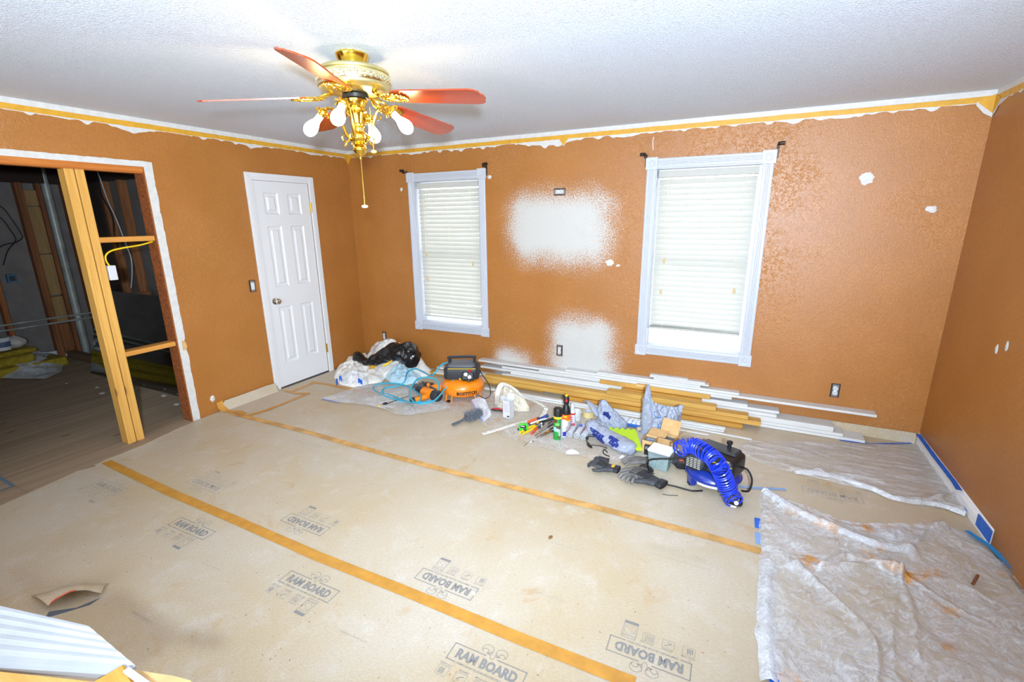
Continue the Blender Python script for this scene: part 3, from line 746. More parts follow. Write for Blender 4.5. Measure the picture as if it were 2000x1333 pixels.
# ------------------------------------------------------------------ floor protection boards, prints, tapes
ZB = .0012
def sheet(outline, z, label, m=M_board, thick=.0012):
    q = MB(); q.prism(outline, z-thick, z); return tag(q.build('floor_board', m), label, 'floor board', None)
def wavy(y0, y1, x, amp, seed, n=30): return [(x+amp*N(y0+(y1-y0)*k/n, seed, 2, 2.2), y0+(y1-y0)*k/n) for k in range(n+1)]
def edge(pxs): return [(FL(*q).x, FL(*q).y) for q in pxs]
TA, TB = -1.825, -2.807
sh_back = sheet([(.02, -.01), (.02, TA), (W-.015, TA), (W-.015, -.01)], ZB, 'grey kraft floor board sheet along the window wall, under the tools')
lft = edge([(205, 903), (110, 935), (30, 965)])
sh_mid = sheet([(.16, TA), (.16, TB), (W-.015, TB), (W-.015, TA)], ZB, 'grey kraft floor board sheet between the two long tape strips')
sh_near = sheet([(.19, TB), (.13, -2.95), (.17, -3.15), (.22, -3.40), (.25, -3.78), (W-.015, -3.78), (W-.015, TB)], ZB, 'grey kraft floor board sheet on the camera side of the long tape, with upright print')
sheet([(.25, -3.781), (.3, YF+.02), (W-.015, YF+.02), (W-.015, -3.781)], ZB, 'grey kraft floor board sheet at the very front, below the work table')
# narrow strip at the opening, its edge turned up against the wall
q = MB(); ns = 70; V = []; F = []
for k in range(ns+1):
    y = -2.86+(1.60)*k/ns
    up_ = .085*max(0, min(1, (y+1.86)/.04)) if y < -1.28 else .0
    wob = .012*N(y, 5, 1, 4)
    xl = .012+max(0, (-2.03-y))*.17*(1 if y < -2.03 else 0)+(.02*N(y, 2, 0, 3) if y < -2.03 else 0)
    rows_ = [(xl+.004, y, .004+up_+.008*abs(N(y, 1, 3, 6))), (xl+.012, y, .004+up_*.45), (xl+.035, y, .0035), (xl+.10, y, .0028+.003*abs(wob*20)), (.262, y, .0022)]
    V += rows_
for k in range(ns):
    for j in range(4): F.append((5*k+j, 5*k+j+1, 5*k+j+6, 5*k+j+5))
q.add(V, F); tag(q.build('floor_board_strip', M_board, None, True, angle=30), 'narrow kraft strip with a turned up edge at the opening and beside the door', 'floor board')
# strip standing along the back wall right of the planks
q = MB(); q.box((4.45, -.012, .002), (W-.018, -.006, .088)); tag(q.build('floor_board_strip', M_board), 'kraft strip standing against the window wall near the right corner', 'floor board')
q = MB(); q.box((W-.09, -.03, .09), (W-.005, -.002, .12)); 
# torn curled piece by the door bottom
def strip_path(name, pts, w, z, m, label, cat='tape', seed=0, lift=0.):
    P = [Vector((p[0], p[1])) for p in pts]; out = []
    q = MB(); V = []; F = []; L = 0; pts2 = []
    for i in range(len(P)-1):
        n = max(2, int((P[i+1]-P[i]).length/.06))
        for k in range(n): pts2.append(P[i]*(1-k/n)+P[i+1]*(k/n))
    pts2.append(P[-1])
    for i, p in enumerate(pts2):
        t_ = (pts2[min(i+1, len(pts2)-1)]-pts2[max(i-1, 0)]).normalized(); nrm = Vector((-t_.y, t_.x))
        a = p+nrm*(w/2+.0012*N(i*.7, seed)); c = p-nrm*(w/2+.0012*N(i*.7, seed+5))
        zz = z+.0006*abs(N(i*.5, seed+2))
        V += [(a.x, a.y, zz), (c.x, c.y, zz)]
        if i: F.append((2*i-2, 2*i-1, 2*i+1, 2*i))
    q.add(V, F); return tag(q.build(name, m), label, cat)
ep = lambda pxs: [(FL(*c).x, FL(*c).y) for c in pxs]
strip_path('paper_tape', ep([(207, 903), (330, 962), (450, 1013), (620, 1088), (800, 1160), (1000, 1243), (1240, 1338)]), .058, ZB+.0026, M_tape, 'longest brown paper tape strip, nearest the camera')
M_tapeold = mat('dusty_brown_paper_tape', 'c29556', .5, var=.25, vscale=9)
tp = ep([(450, 808), (500, 820), (600, 845), (700, 874), (840, 912), (1000, 953), (1150, 989), (1290, 1025), (1400, 1054), (1490, 1080)])
strip_path('paper_tape', tp, .055, ZB+.0028, M_tapeold, 'long brown paper tape strip passing in front of the gloves')
strip_path('paper_tape', ep([(604, 768), (560, 787), (520, 803), (482, 814)]), .045, ZB+.0036, M_tape, 'short brown tape strip running from the door towards the long tape')
strip_path('paper_tape', ep([(556, 764), (575, 769), (604, 770)]), .04, ZB+.0046, M_tape, 'short tape tab below the left side of the door')
strip_path('paper_tape', ep([(614, 748), (580, 762), (572, 766)]), .045, ZB+.0022, M_tape, 'tape strip in front of the door bottom')
strip_path('paper_tape', ep([(608, 747), (640, 752), (690, 762), (760, 775)]), .055, ZB+.0012, M_tape, 'brown tape strip running from the door under the plastic heap')
q = MB(); yb = -1.86
q.add([(.006, yb-.02, .088), (.006, yb+.035, .094), (.024, yb+.04, .04), (.02, yb-.022, .04), (.06, yb-.01, .0075), (.062, yb+.05, .0075), (.20, yb+.03, .007), (.20, yb+.088, .007), (.28, yb+.01, .0062), (.28, yb+.07, .0062)],
      [(0, 1, 2, 3), (3, 2, 5, 4), (4, 5, 7, 6), (6, 7, 9, 8)]); tag(q.build('paper_tape', M_tape), 'tape strip curving up onto the wall left of the door', 'tape')
# prints ------------------------------------------------
TXT = text_mb('RAM BOARD', .056, .0026, .80); xs_ = [v[0] for v in TXT.v]; wd_ = max(xs_)-min(xs_)
TXT.v = [(x*.262/wd_, y*1.02, z) for x, y, z in TXT.v]
SUB = text_mb('TEMPORARY FLOOR PROTECTION', .0115, .0003); xs_ = [v[0] for v in SUB.v]; wd_ = max(xs_)-min(xs_); SUB.v = [(x*.20/wd_, y, z) for x, y, z in SUB.v]
CAPT = [text_mb(s_, .009, .0002) for s_ in ('HEAVY DUTY', 'REUSABLE', 'VAPOR-CURE', 'SPILL GUARD')]
def ln(b, pts, w, closed=False):
    P = [Vector((p[0], p[1])) for p in pts]; n = len(P)
    for i in range(n if closed else n-1):
        a, c = P[i], P[(i+1) % n]; t_ = (c-a); 
        if t_.length < 1e-6: continue
        t_.normalize(); nr = Vector((-t_.y, t_.x))*w/2; a2, c2 = a-t_*w/2, c+t_*w/2
        b.add([(a2.x+nr.x, a2.y+nr.y, 0), (a2.x-nr.x, a2.y-nr.y, 0), (c2.x-nr.x, c2.y-nr.y, 0), (c2.x+nr.x, c2.y+nr.y, 0)], [(0, 1, 2, 3)])
def rrect(x0, y0, x1, y1, r=.004):
    P = []
    for cx, cy, a0 in ((x1-r, y1-r, 0), (x0+r, y1-r, 90), (x0+r, y0+r, 180), (x1-r, y0+r, 270)):
        for k in range(4): a = radians(a0+30*k); P.append((cx+r*cos(a), cy+r*sin(a)))
    return P
LOGO = MB(); w2, h2 = .157, .037
LOGO.join(TXT, T(0, -.002, 0)); LOGO.join(SUB, T(-.01, -h2-.001, 0))
ln(LOGO, [(-.02, h2), (-w2, h2), (-w2, -h2), (-.118, -h2)], .0042); ln(LOGO, [(.032, h2), (w2, h2), (w2, -h2), (.098, -h2)], .0042)
def arc(cx, cy, rx, ry, a0, a1, n=14, rot=0):
    o = []
    for k in range(n+1):
        a = radians(a0+(a1-a0)*k/n); x, y = rx*cos(a), ry*sin(a); c_, s_ = cos(radians(rot)), sin(radians(rot)); o.append((cx+x*c_-y*s_, cy+x*s_+y*c_))
    return o
EM = MB()
for sg in (-1, 1):
    ln(EM, [(.006+sg*x, y) for x, y in arc(.030, .066, .024, .020, -30, 250)], .0019)
    ln(EM, [(.006+sg*x, y) for x, y in arc(.036, .056, .013, .010, -60, 240)], .0019)
    ln(EM, [(.006+sg*x, y) for x, y in [(.010, .064), (.013, .056), (.028, .050), (.018, .046), (.010, .048), (.008, .038), (0, .029)]], .0019)
    ln(EM, [(.006+sg*.006, .054), (.006+sg*.010, .051)], .0014)
LOGO.join(EM)
def icon(x, y, w, h, kind):
    ln(LOGO, rrect(x, y, x+w, y+h), .0013, True); c, d_ = x+w/2, y+h/2
    if kind == 0:
        for k in range(4): ln(LOGO, [(x+.010+.006*k, y+.008), (x+.010+.006*k, y+h-.012+.004*(k % 2))], .0035)
    elif kind == 1:
        ln(LOGO, [(c-.012, d_-.006), (c, d_+.004), (c+.012, d_+.009)], .003); ln(LOGO, arc(c-.004, d_-.008, .006, .004, 0, 360), .0012)
    else:
        for k in range(5): ln(LOGO, [(x+.006+.007*k, y+.014), (x+.006+.007*k, y+h-.006)], .0022); ln(LOGO, [(x+.006+.007*k, y+.004), (x+.010+.007*k, y+.010)], .0012)
for k in range(3):
    xx = -.165+.078*k; icon(xx, -.108, .046, .040, k); LOGO.join(CAPT[k], T(xx+.024, -.060, 0))
ln(LOGO, rrect(.062, -.138, .118, -.052, .001), .002, True); LOGO.add([(.062, -.138, 0), (.118, -.138, 0), (.118, -.124, 0), (.062, -.124, 0)], [(0, 1, 2, 3)])
ln(LOGO, rrect(.068, -.115, .112, -.075, .012), .0013, True); ln(LOGO, [(.070, -.080), (.090, -.098), (.110, -.108)], .0012); LOGO.join(CAPT[3], T(.09, -.064, 0))
def stamp(sheet_o, px, py, rot, src=LOGO, nm='printed_logo', m=None):
    p = FL(px, py); q = MB().join(src); o = q.build(nm, m or M_print, sheet_o, loc=(p.x, p.y, ZB+.0008), rz=radians(rot)); return o
M_printf = mat('faded_grey_ink', 'a39c90', .8)
l0 = stamp(sh_near, 949, 1301, 1)
def again(sheet_o, px, py, rot, faded=False):
    if faded: return stamp(sheet_o, px, py, rot, m=M_printf)
    o = l0.copy(); COL.objects.link(o); o.parent = sheet_o; p = FL(px, py); o.location = (p.x, p.y, ZB+.0008); o.rotation_euler = (0, 0, radians(rot)); return o
again(sh_near, 603, 1146, 1); again(sh_near, 374, 1033, 1); again(sh_near, 213, 953, 1, True)
again(sh_mid, 1266, 1284, 181); again(sh_mid, 871, 1141, 180); again(sh_mid, 596, 1025, 180); again(sh_mid, 403, 948, 180, True)
again(sh_back, 1625, 967, 180, True)
RT = MB()
for k in range(5): 
    a = 90+72*k; ln(RT, arc(.028*cos(radians(a)), .028*sin(radians(a)), .014, .014, 0, 360, 6), .0012)
for r_, (x_, y_) in enumerate(((-.10, .012), (-.10, 0), (-.10, -.012), (.10, .012), (.10, 0), (.10, -.012))): ln(RT, [(x_-.045+.008*(r_ % 2), y_), (x_+.045, y_)], .0022)
ln(RT, [(-.16, .055), (.12, .055)], .0022); ln(RT, rrect(-.19, .03, -.16, .06), .0012, True)
stamp(sh_mid, 1322, 1082, 180, RT, 'printed_recycling_mark', M_printf); stamp(sh_back, 600, 868, 180, RT, 'printed_recycling_mark', M_printf)
DS = text_mb('TEMPORARY FLOOR PROTECTION', .009, .0001)
for px, py, s_ in ((412, 1108, sh_near), (277, 1207, sh_near), (1072, 1166, sh_mid), (1110, 1070, sh_mid), (560, 985, sh_mid), (640, 898, sh_mid), (690, 1245, sh_near), (520, 836, sh_back), (470, 905, sh_mid)):
    stamp(s_, px, py, 2, DS, 'printed_line', M_printf)
# debris flecks on the boards: nobody could count them
rnd = random.Random(4); q = MB()
for k in range(210):
    px, py = rnd.uniform(120, 1480), rnd.uniform(880, 1330); p = FL(px, py); a = rnd.uniform(0, 180); l_ = rnd.uniform(.0012, .0045); w_ = rnd.uniform(.0006, .0016)
    if p.y > -2.0 and px > 1100 and py < 1000: continue
    q.box((-l_, -w_, 0), (l_, w_, w_*.8), T(p.x, p.y, ZB+.0004) @ RZ(a))
o = q.build('wood_debris', mat('debris_brown', '8a7350', .9)); o['kind'] = 'stuff'; o['label'] = 'tiny brown wood splinters scattered over the kraft floor boards'; o['category'] = 'debris'
q = MB()
for k in range(120):
    px, py = rnd.uniform(120, 1480), rnd.uniform(900, 1330); p = FL(px, py); a = rnd.uniform(0, 180); l_ = rnd.uniform(.001, .003)
    q.box((-l_, -.0009, 0), (l_, .0009, .001), T(p.x, p.y, ZB+.0004) @ RZ(a))
o = q.build('plaster_debris', M_mud); o['kind'] = 'stuff'; o['label'] = 'tiny white plaster crumbs scattered over the kraft floor boards'; o['category'] = 'debris'
def chip(px, py, r, m, label, seed):
    p = FL(px, py); q = MB(); q.ball((0, 0, r*.35), (r, r*.55, r*.4), 8, 5); q.v = [(x*(1+.4*N(x*90, y*90, seed)), y*(1+.4*N(y*80, x*80, seed)), z) for x, y, z in q.v]
    tag(q.build('wood_chip', m, None, True, loc=(p.x, p.y, ZB), rz=seed), label, 'wood chip')
chip(1075, 1052, .016, mat('brown_chip', '7a5228', .8), 'brown wood chip alone on the board between the tapes', 1.2)
chip(925, 1161, .016, M_mud, 'pale plaster chip at the corner of the upside down print', 2.4)
# torn curled flap of board at the left
fp = [FL(120, 1142), FL(218, 1139), FL(178, 1178), FL(104, 1196)]
q = MB(); nu, nv = 16, 8
ax_ = Vector((1.375, -3.515)); 
def flap(u, v):
    a = FL(60, 1165).lerp(FL(214, 1140), u); c = FL(98, 1196).lerp(FL(200, 1168), u)
    p = a.lerp(c, v); z = .002+.075*sin(pi*min(1, v*1.0)*.62)*(sin(pi*(.12+.8*u))**.8)+.006*N(u*5, v*4)
    return (p.x, p.y, z)
q.grid(flap, nu, nv); tf = tag(q.build('torn_board_flap', M_board, None, True, angle=180), 'torn curled flap of kraft board with a red edge, front left', 'floor board')
e_ = [flap(.05+.5*k/12, 1.0) for k in range(13)]
MB().tube([(x, y, z+.001) for x, y, z in e_], .0028, 6).build('red_edge', mat('red_orange_edge', 'd2451c', .5), tf, True)
pe = [FL(98, 1196), FL(180, 1176), FL(150, 1200), FL(90, 1206)]
q = MB(); q.prism([(p.x, p.y) for p in (FL(96, 1196), FL(150, 1188), FL(198, 1168), FL(176, 1183), FL(130, 1197), FL(88, 1209))], ZB+.0003, ZB+.0007); tag(q.build('floor_slit', mat('blue_grey_floor', '5b626c', .7)), 'blue grey old floor showing through the tear below the curled flap', 'floor gap')
# ------------------------------------------------------------------ ceiling fan
FX, FY = 2.395, -2.353
fan = thing('ceiling_fan', 'polished brass ceiling fan with five cherry blades and four lit bulbs', 'ceiling fan', (FX, FY, H))
dz = -H
def fl_(name, prof, m=M_brass, n=40, par=fan): return MB().lathe([(r, z-H) for r, z in prof], n).build(name, m, par, True, angle=24)
fl_('canopy', [(.074, H-.001), (.076, H-.008), (.073, H-.016), (.066, H-.03), (.058, H-.045), (.055, H-.058), (.058, H-.064)])
M_brassm = mat('lacquered_brass', 'e6dca0', .3, 1)
mh = fl_('motor_housing', [(.05, 2.356), (.085, 2.355), (.135, 2.353), (.156, 2.348), (.164, 2.340), (.164, 2.331), (.157, 2.329), (.157, 2.325), (.1645, 2.323), (.1645, 2.272), (.160, 2.266), (.148, 2.262), (.140, 2.256), (.10, 2.250), (.07, 2.248), (.05, 2.246)], M_brassm)
q = MB()
q.lathe([(.1642, 2.322-H), (.1662, 2.318-H), (.1662, 2.286-H), (.1645, 2.283-H)], 60, cap=False)
for k in range(72):
    a = 5*k; q.join(MB().ball((0, 0, 0), (.004, .005, .006), 6, 4), RZ(a) @ T(.1665, 0, 2.302-H+.008*(k % 2)) )
    if k % 2 == 0: q.join(MB().tube([(0, .006*cos(t_), .010*sin(t_)) for t_ in [2*pi*j/8 for j in range(8)]], .0016, 4, closed=True), RZ(a) @ T(.1668, 0, 2.300-H))
q.build('filigree_band', mat('pale_brass', 'efe8bd', .2, 1), mh, True)
fl_('flywheel', [(.05, 2.247), (.06, 2.243), (.06, 2.228), (.05, 2.226)], M_black)
fl_('switch_housing', [(.045, 2.228), (.052, 2.222), (.05, 2.21), (.042, 2.196), (.038, 2.19), (.046, 2.184), (.046, 2.172), (.034, 2.166), (.028, 2.15), (.024, 2.12), (.03, 2.115), (.03, 2.105), (.022, 2.10), (.022, 2.085), (.034, 2.078), (.046, 2.066), (.048, 2.05), (.04, 2.036), (.026, 2.03)], M_brass)
fl_('finial', [(.026, 2.031), (.018, 2.027), (.026, 2.02), (.033, 2.008), (.033, 1.998), (.026, 1.985), (.012, 1.975), (.007, 1.968), (.007, 1.958)], M_brass)
M_blade = wood('cherry_blade', 'a8431f', '842d14', 0, .28, False, .8)
M_blade.node_tree.nodes['Principled BSDF'].inputs['Coat Weight'].default_value = .4
bl0 = MB()
r0, r1, wa, wb = .215, .665, .058, .070
pts = [(r0, -wa*.8), (r0+.03, -wa), (r1-.055, -wb), (r1-.03, -wb+.006), (r1-.012, -wb+.022), (r1-.012, -.03), (r1, -.018), (r1, .018), (r1-.012, .03), (r1-.012, wb-.022), (r1-.03, wb-.006), (r1-.055, wb), (r0+.03, wa), (r0, wa*.8)]
bl0.prism(pts, -.003, .003)
ir = MB()
ir.tube([(.215+.055*cos(a), .036*sin(a), -.006) for a in [2*pi*k/20 for k in range(20)]], .0065, 8, closed=True)
for k in range(20):
    a = 2*pi*k/20; ir.ball((.215+.066*cos(a), .046*sin(a), -.007), (.009, .009, .006), 6, 4)
ir.tube(smooth_path([(.045, 0, .038), (.09, 0, .026), (.13, 0, .004), (.165, 0, -.005)], 5), .011, 8, flat=.6)
for sg in (-1, 1):
    ir.tube(smooth_path([(.10, sg*.008, .016), (.13, sg*.03, .006), (.155, sg*.034, 0), (.165, sg*.022, -.004), (.15, sg*.014, -.002)], 5), .005, 6)
    ir.tube(smooth_path([(.17, sg*.008, -.006), (.20, sg*.012, -.007), (.235, sg*.01, -.007), (.26, 0, -.007)], 4), .004, 6)
for xx, yy in ((.245, .02), (.245, -.02), (.268, 0)): ir.ball((xx, yy, -.009), (.006, .006, .003), 8, 4)
Bo = Io = None
for k in range(5):
    a = -65+72*k+(3 if k == 2 else 0); dr = RY({0: 1.0, 2: 6.2}.get(k, 5.0)); pt_ = -16 if k == 0 else -12
    Mx = T(0, 0, 2.240-H) @ RZ(a) @ dr @ RX(pt_)
    if Bo is None: Bo = bl0.build('fan_blade', M_blade, fan); Io = ir.build('blade_iron', M_brass, fan, True); b_, i_ = Bo, Io
    else:
        b_, i_ = Bo.copy(), Io.copy()
        for o in (b_, i_): COL.objects.link(o); o.parent = fan
    b_.matrix_local = Mx; i_.matrix_local = T(0, 0, 2.240-H) @ RZ(a)
    i_.matrix_local = T(0, 0, 2.240-H) @ RZ(a) @ dr @ RX(-6)
M_bulb = emis('lit_bulb_glass', (1.0, .73, .37), BULB_STRENGTH)
arm = MB().tube(smooth_path([(.034, 0, 2.052-H), (.052, 0, 2.058-H), (.066, 0, 2.085-H), (.082, 0, 2.135-H), (.105, 0, 2.178-H), (.138, 0, 2.190-H), (.160, 0, 2.178-H)], 6), [.007]*37, 8)
arm.tube(smooth_path([(.088, 0, 2.15-H), (.10, .0, 2.135-H), (.115, 0, 2.14-H), (.112, 0, 2.152-H)], 4), .003, 6)
curl = MB().tube(smooth_path([(.046, 0, 2.05-H), (.06, 0, 2.032-H), (.078, 0, 2.035-H), (.082, 0, 2.052-H), (.072, 0, 2.06-H)], 5), .004, 6)
curl.tube(smooth_path([(.062, 0, 2.034-H), (.068, 0, 2.018-H), (.078, 0, 2.012-H)], 4), .004, 6)
dirv = Vector((.7, 0, -.72)).normalized(); sp_ = Vector((.162, 0, 2.176-H))
A_ = along(sp_, dirv)
cup = MB().lathe([(.006, -.014), (.014, -.012), (.020, -.004), (.021, .010), (.024, .013), (.024, .016), (.019, .018), (.017, .022)], 20, A_)
for k in range(8):
    cup.join(MB().tube(smooth_path([(.018, 0, .004), (.028, 0, .002), (.034, 0, .010), (.030, 0, .016)], 3), .003, 5), A_ @ RZ(45*k))
sock = MB().lathe([(.0165, .016), (.0168, .042), (.0145, .044)], 18, A_)
bulbp = [(.0145, .042), (.0155, .052), (.019, .064), (.026, .080), (.0305, .096), (.031, .108), (.028, .122), (.020, .134), (.010, .140), (.0005, .1415)]
bulb = MB().lathe(bulbp, 24, A_)
M_porc = mat('white_porcelain', 'e6e6ea', .4)
first = None
for k, a in enumerate((-157, -67, 23, 113)):
    Rk = Matrix.Rotation(radians(a), 4, 'Z')
    if first is None:
        first = [arm.build('light_arm', M_brass, fan, True), curl.build('scroll', M_brass, fan, True), cup.build('socket_cup', M_brass, fan, True), sock.build('socket', M_porc, fan, True), bulb.build('bulb', M_bulb, fan, True)]; cur = first
    else:
        cur = [o.copy() for o in first]
        for o in cur: COL.objects.link(o); o.parent = fan
    for o in cur: o.matrix_local = Rk if o.name.split('.')[0] != 'scroll' else Matrix.Rotation(radians(a+45), 4, 'Z')
q = MB().tube([(.0, 0, 1.96-H), (0, 0, 1.745-H)], .0022, 6)
for k in range(45): q.ball((0, 0, 1.955-H-.0047*k), .0032, 6, 4)
ch = q.build('pull_chain', M_brass, fan, True)
M_ivory = mat('ivory_knob', 'e8e0c8', .4)
MB().lathe([(.002, .004), (.012, .004), (.0155, .0), (.0155, -.006), (.010, -.010), (.001, -.0105)], 20, T(0, 0, 1.738-H)).build('pull_knob', M_ivory, ch, True)
q = MB().tube([(.055, .03, 2.19-H), (.058, .032, 2.0-H)], .0018, 6); ch = q.build('pull_chain', M_brass, fan, True)
MB().lathe([(.002, .004), (.010, .004), (.0135, .0), (.0135, -.006), (.008, -.010), (.001, -.0105)], 20, T(.058, .032, 1.995-H)).build('pull_knob', mat('tan_knob', 'd8b878', .4), ch, True)

# ------------------------------------------------------------------ lumber pile along the window wall
M_wboard = mat('primed_white_board', 'd0cfcb', .45, var=.03, vscale=6)
M_wtim = wood('treated_timber', 'd0a24e', 'b5853a', 0, .6, True, .7)
M_wtim2 = wood('amber_timber', 'c58f38', 'a8752a', 0, .6, True, .7)
M_strip = wood('light_strip', 'e0b878', 'd2a45c', 0)
def plank(rx, ry, z, h, w, lx, m, label, cat='board', dy=0, bev=.0015, tilt=0, nm='board', yaw=0):
    e = FL(rx, ry, z); y = e.y+dy; xr = e.x; xl = X_AT(lx, y, z)
    y = min(y, -.006-w)
    c = Vector(((xl+xr)/2, y+w/2, z)); L = (xr-xl)/2
    o = MB().box((-L, -w/2, 0), (L, w/2, h), b=bev).build(nm, m, None, loc=c)
    o.rotation_euler = (0, radians(tilt), radians(yaw))
    return tag(o, label, cat)
tm = dict(cat='timber', bev=.004, nm='timber')
# timbers
plank(1450, 839.6, .0045, .036, .089, 1104, M_wtim2, 'lowest tan timber of the pile, half hidden under the others', **tm)
plank(1485, 834, .0415, .040, .089, 946, M_wtim, 'longest tan timber, its right end reaching furthest over the white boards', **tm)
plank(1461, 820.6, .083, .032, .089, 945, M_wtim, 'tan timber on top of the longest one, starting behind the orange compressor', **tm)
plank(1398, 804.6, .116, .038, .089, 1184, M_wtim, 'short tan timber with a whitish left end behind the upright grey bag', **tm)
plank(1369, 790, .116, .038, .089, 1213, M_wtim2, 'darker tan timber tucked between two lighter ones, short', **tm)
plank(1387, 781.4, .155, .040, .089, 1171, M_wtim, 'topmost tan timber of the pile', **tm)
plank(1350, 756.2, .205, .012, .04, 1226, M_strip, 'thin pale orange strip lying on the white boards below the right window', nm='wood_strip', cat='wood strip')
e_ = FL(1254, 757, .196); tag(MB().box((-.055, -.02, 0), (.055, .02, .02), b=.002).build('wood_block', M_strip, None, loc=(e_.x, e_.y+.02, .196)), 'small pale wood block on the topmost timber', 'wood block')
# white boards, bottom to top
wb = dict(nm='board')
plank(1689, 867, .004, .022, .15, 965, M_wboard, 'lowest white board, ending furthest right on the floor', **wb)
plank(1645, 850.8, .0265, .022, .15, 972, M_wboard, 'second white board from the floor at the right end of the pile', **wb)
plank(1624, 836.3, .049, .040, .145, 968, M_wboard, 'thick white board third from the floor, with a wide pale top', **wb)
plank(1516, 811.6, .0895, .024, .13, 985, M_wboard, 'white board just below the stepped end beside the longest timber', **wb)
plank(1521, 806, .114, .020, .10, 1000, M_wboard, 'white board ending above the timber ends, right of the centre', **wb)
plank(1460, 788.6, .1345, .020, .10, 946, M_wboard, 'white board ending left of the long overhanging one', **wb)
plank(1374, 776, .155, .020, .04, 980, M_wboard, 'white board starting above the tan timbers with a squared left end', **wb)
plank(1430, 770.5, .1755, .020, .10, 1063, M_wboard, 'white board with a stepped left end behind the spray bottle', **wb)
plank(1711, 814.4, .196, .020, .09, 936, M_wboard, 'very long white board whose right end overhangs the pile', **wb)
plank(1444, 766, .2165, .018, .075, 1110, M_wboard, 'white board below the right window, second longest of the upper layer', **wb)
plank(1370, 749.4, .235, .016, .07, 1173, M_wboard, 'short white board stepped in under the topmost three', **wb)
plank(1386.7, 745.8, .2515, .014, .06, 1282, M_wboard, 'short white board third from the top, below the right window', **wb)
plank(1380, 740, .266, .014, .055, 1275, M_wboard, 'short white board second from the top', **wb)
plank(1348, 731, .2805, .010, .05, 1314, M_wboard, 'tiny white offcut on the very top of the pile', **wb)
plank(1312, 733, .2805, .010, .05, 1273, M_wboard, 'white offcut with a rounded left end on top of the pile', **wb)
plank(1143, 795.5, .083, .006, .02, 1010, M_wboard, 'thin white lath lying on the timbers behind the spray cans', dy=.02, **wb) if False else None
# front laths on the floor
plank(1416, 841.0, .020, .016, .035, 946, M_wboard, 'white lath in front of the timbers, running behind the bags', cat='wood strip', nm='white_lath')
plank(1414, 846.0, .004, .015, .05, 1010, M_wboard, 'white lath flat on the floor under the other lath', cat='wood strip', nm='white_lath')
plank(1384, 852.0, .004, .008, .02, 1080, M_wboard, 'thin short white lath on the floor behind the cardboard box', cat='wood strip', nm='white_lath', dy=-.0)
e1, e2 = FL(1325, 834), FL(1468, 861); dd = e2-e1; L = dd.length
o = MB().box((0, -.009, .004), (L, .009, .014), b=.001).build('white_lath', M_wboard, None, loc=(e1.x, e1.y, 0), rz=atan2(dd.y, dd.x)); tag(o, 'thin white lath lying askew on the plastic, nearest the blue compressor', 'wood strip')
# short white bundle sticking out behind the orange compressor
for k, (l, rx, ry, lx, z) in enumerate((('upper short white board behind the orange compressor', 1010, 745, 853, .06), ('lower white board behind the orange compressor, wider', 985, 752, 847, .038))):
    plank(rx, ry, z, .02, .08, lx, M_wboard, l, nm='board')
plank(1060, 768, .004, .032, .089, 838, M_wtim2, 'tan timber at the left end of the pile, below the white boards', **tm)

# ------------------------------------------------------------------ work table at the camera's side (front left)
zt = .72
tb = thing('work_table', 'pine work table at the front left edge, white trim board on it', 'table', (2.55, -4.32, 0))
M_pt = wood('table_pine', 'd2a05c', 'b98644', 0)
tb_x = -.9
MB().box((-1.5, -.24, zt-.038), (.33, .33, zt), b=.004).build('tabletop', M_pt, tb)
for x_ in (-1.3, .2):
    for y_ in (-.19, .28): MB().box((x_-.045, y_-.02, 0), (x_+.045, y_+.02, zt-.038)).build('leg', M_pt, tb)
MB().box((-1.4, .26, zt-.12), (.28, .30, zt-.038)).build('apron', M_pt, tb)
# mitred white trim board
zq = zt+.014
B_ = [FL(*c_, zq) for c_ in ((-70, 1168), (172, 1223), (268, 1304), (238, 1320), (-70, 1301))]
def onfar(t_): return B_[0].lerp(B_[1], t_)
q = MB(); V = []; F = []; nr_ = 13
for i in range(nr_):
    k = i/(nr_-1)
    L_ = B_[0].lerp(B_[4], k); R_2 = (B_[1].lerp(B_[2], k/.86) if k < .86 else B_[2].lerp(B_[3], (k-.86)/.14))
    zz = zq+(.0, .0016)[i % 2]*(1 if 0 < i < 11 else .4)
    V += [(L_.x, L_.y, zz), (R_2.x, R_2.y, zz), (L_.x, L_.y, zt+.001), (R_2.x, R_2.y, zt+.001)]
    if i: c_ = 4*i; a_ = c_-4; F += [(a_, a_+1, c_+1, c_), (a_+2, c_+2, c_+3, a_+3), (a_+1, a_+3, c_+3, c_+1), (a_, c_, c_+2, a_+2)]
c_ = 4*(nr_-1); F += [(0, 2, 3, 1), (c_, c_+1, c_+3, c_+2)]
q.add(V, F); tag(q.build('trim_board', mat('dusty_white_trim', 'b2b5b8', .5, var=.06, vscale=8)), 'white fluted trim board with a mitred end on the work table, front left', 'trim')
P0 = [FL(*c_, zt+.026) for c_ in ((-70, 1305), (196, 1334), (205, 1352), (150, 1420), (-70, 1400))]
q = MB(); q.prism([(p_.x, p_.y) for p_ in P0], zt+.001, zt+.026); tag(q.build('pine_board', wood('honey_pine', 'd8ab60', 'c49348', 0, .6, True, .6)), 'honey coloured pine board on the work table at the bottom left picture edge', 'board')
p = FL(244, 1322, zt+.03); q = MB().box((-.035, -.03, 0), (.035, .03, .03), b=.005); tag(q.build('pine_offcut', M_pineX, None, loc=(p.x-.01, p.y-.02, zt+.0005), rz=radians(-12)), 'small pine offcut at the end of the trim board on the table', 'wood block')
a, c = FL(246, 1308, zt+.036), FL(290, 1340, zt+.036); dd = c-a
tag(MB().box((0, -.006, 0), (dd.length+.05, .006, .006), b=.001).build('white_stick', M_dev, None, loc=(a.x, a.y, zt+.0315), rz=atan2(dd.y, dd.x)), 'white plastic stick lying across the pine offcut', 'stick')
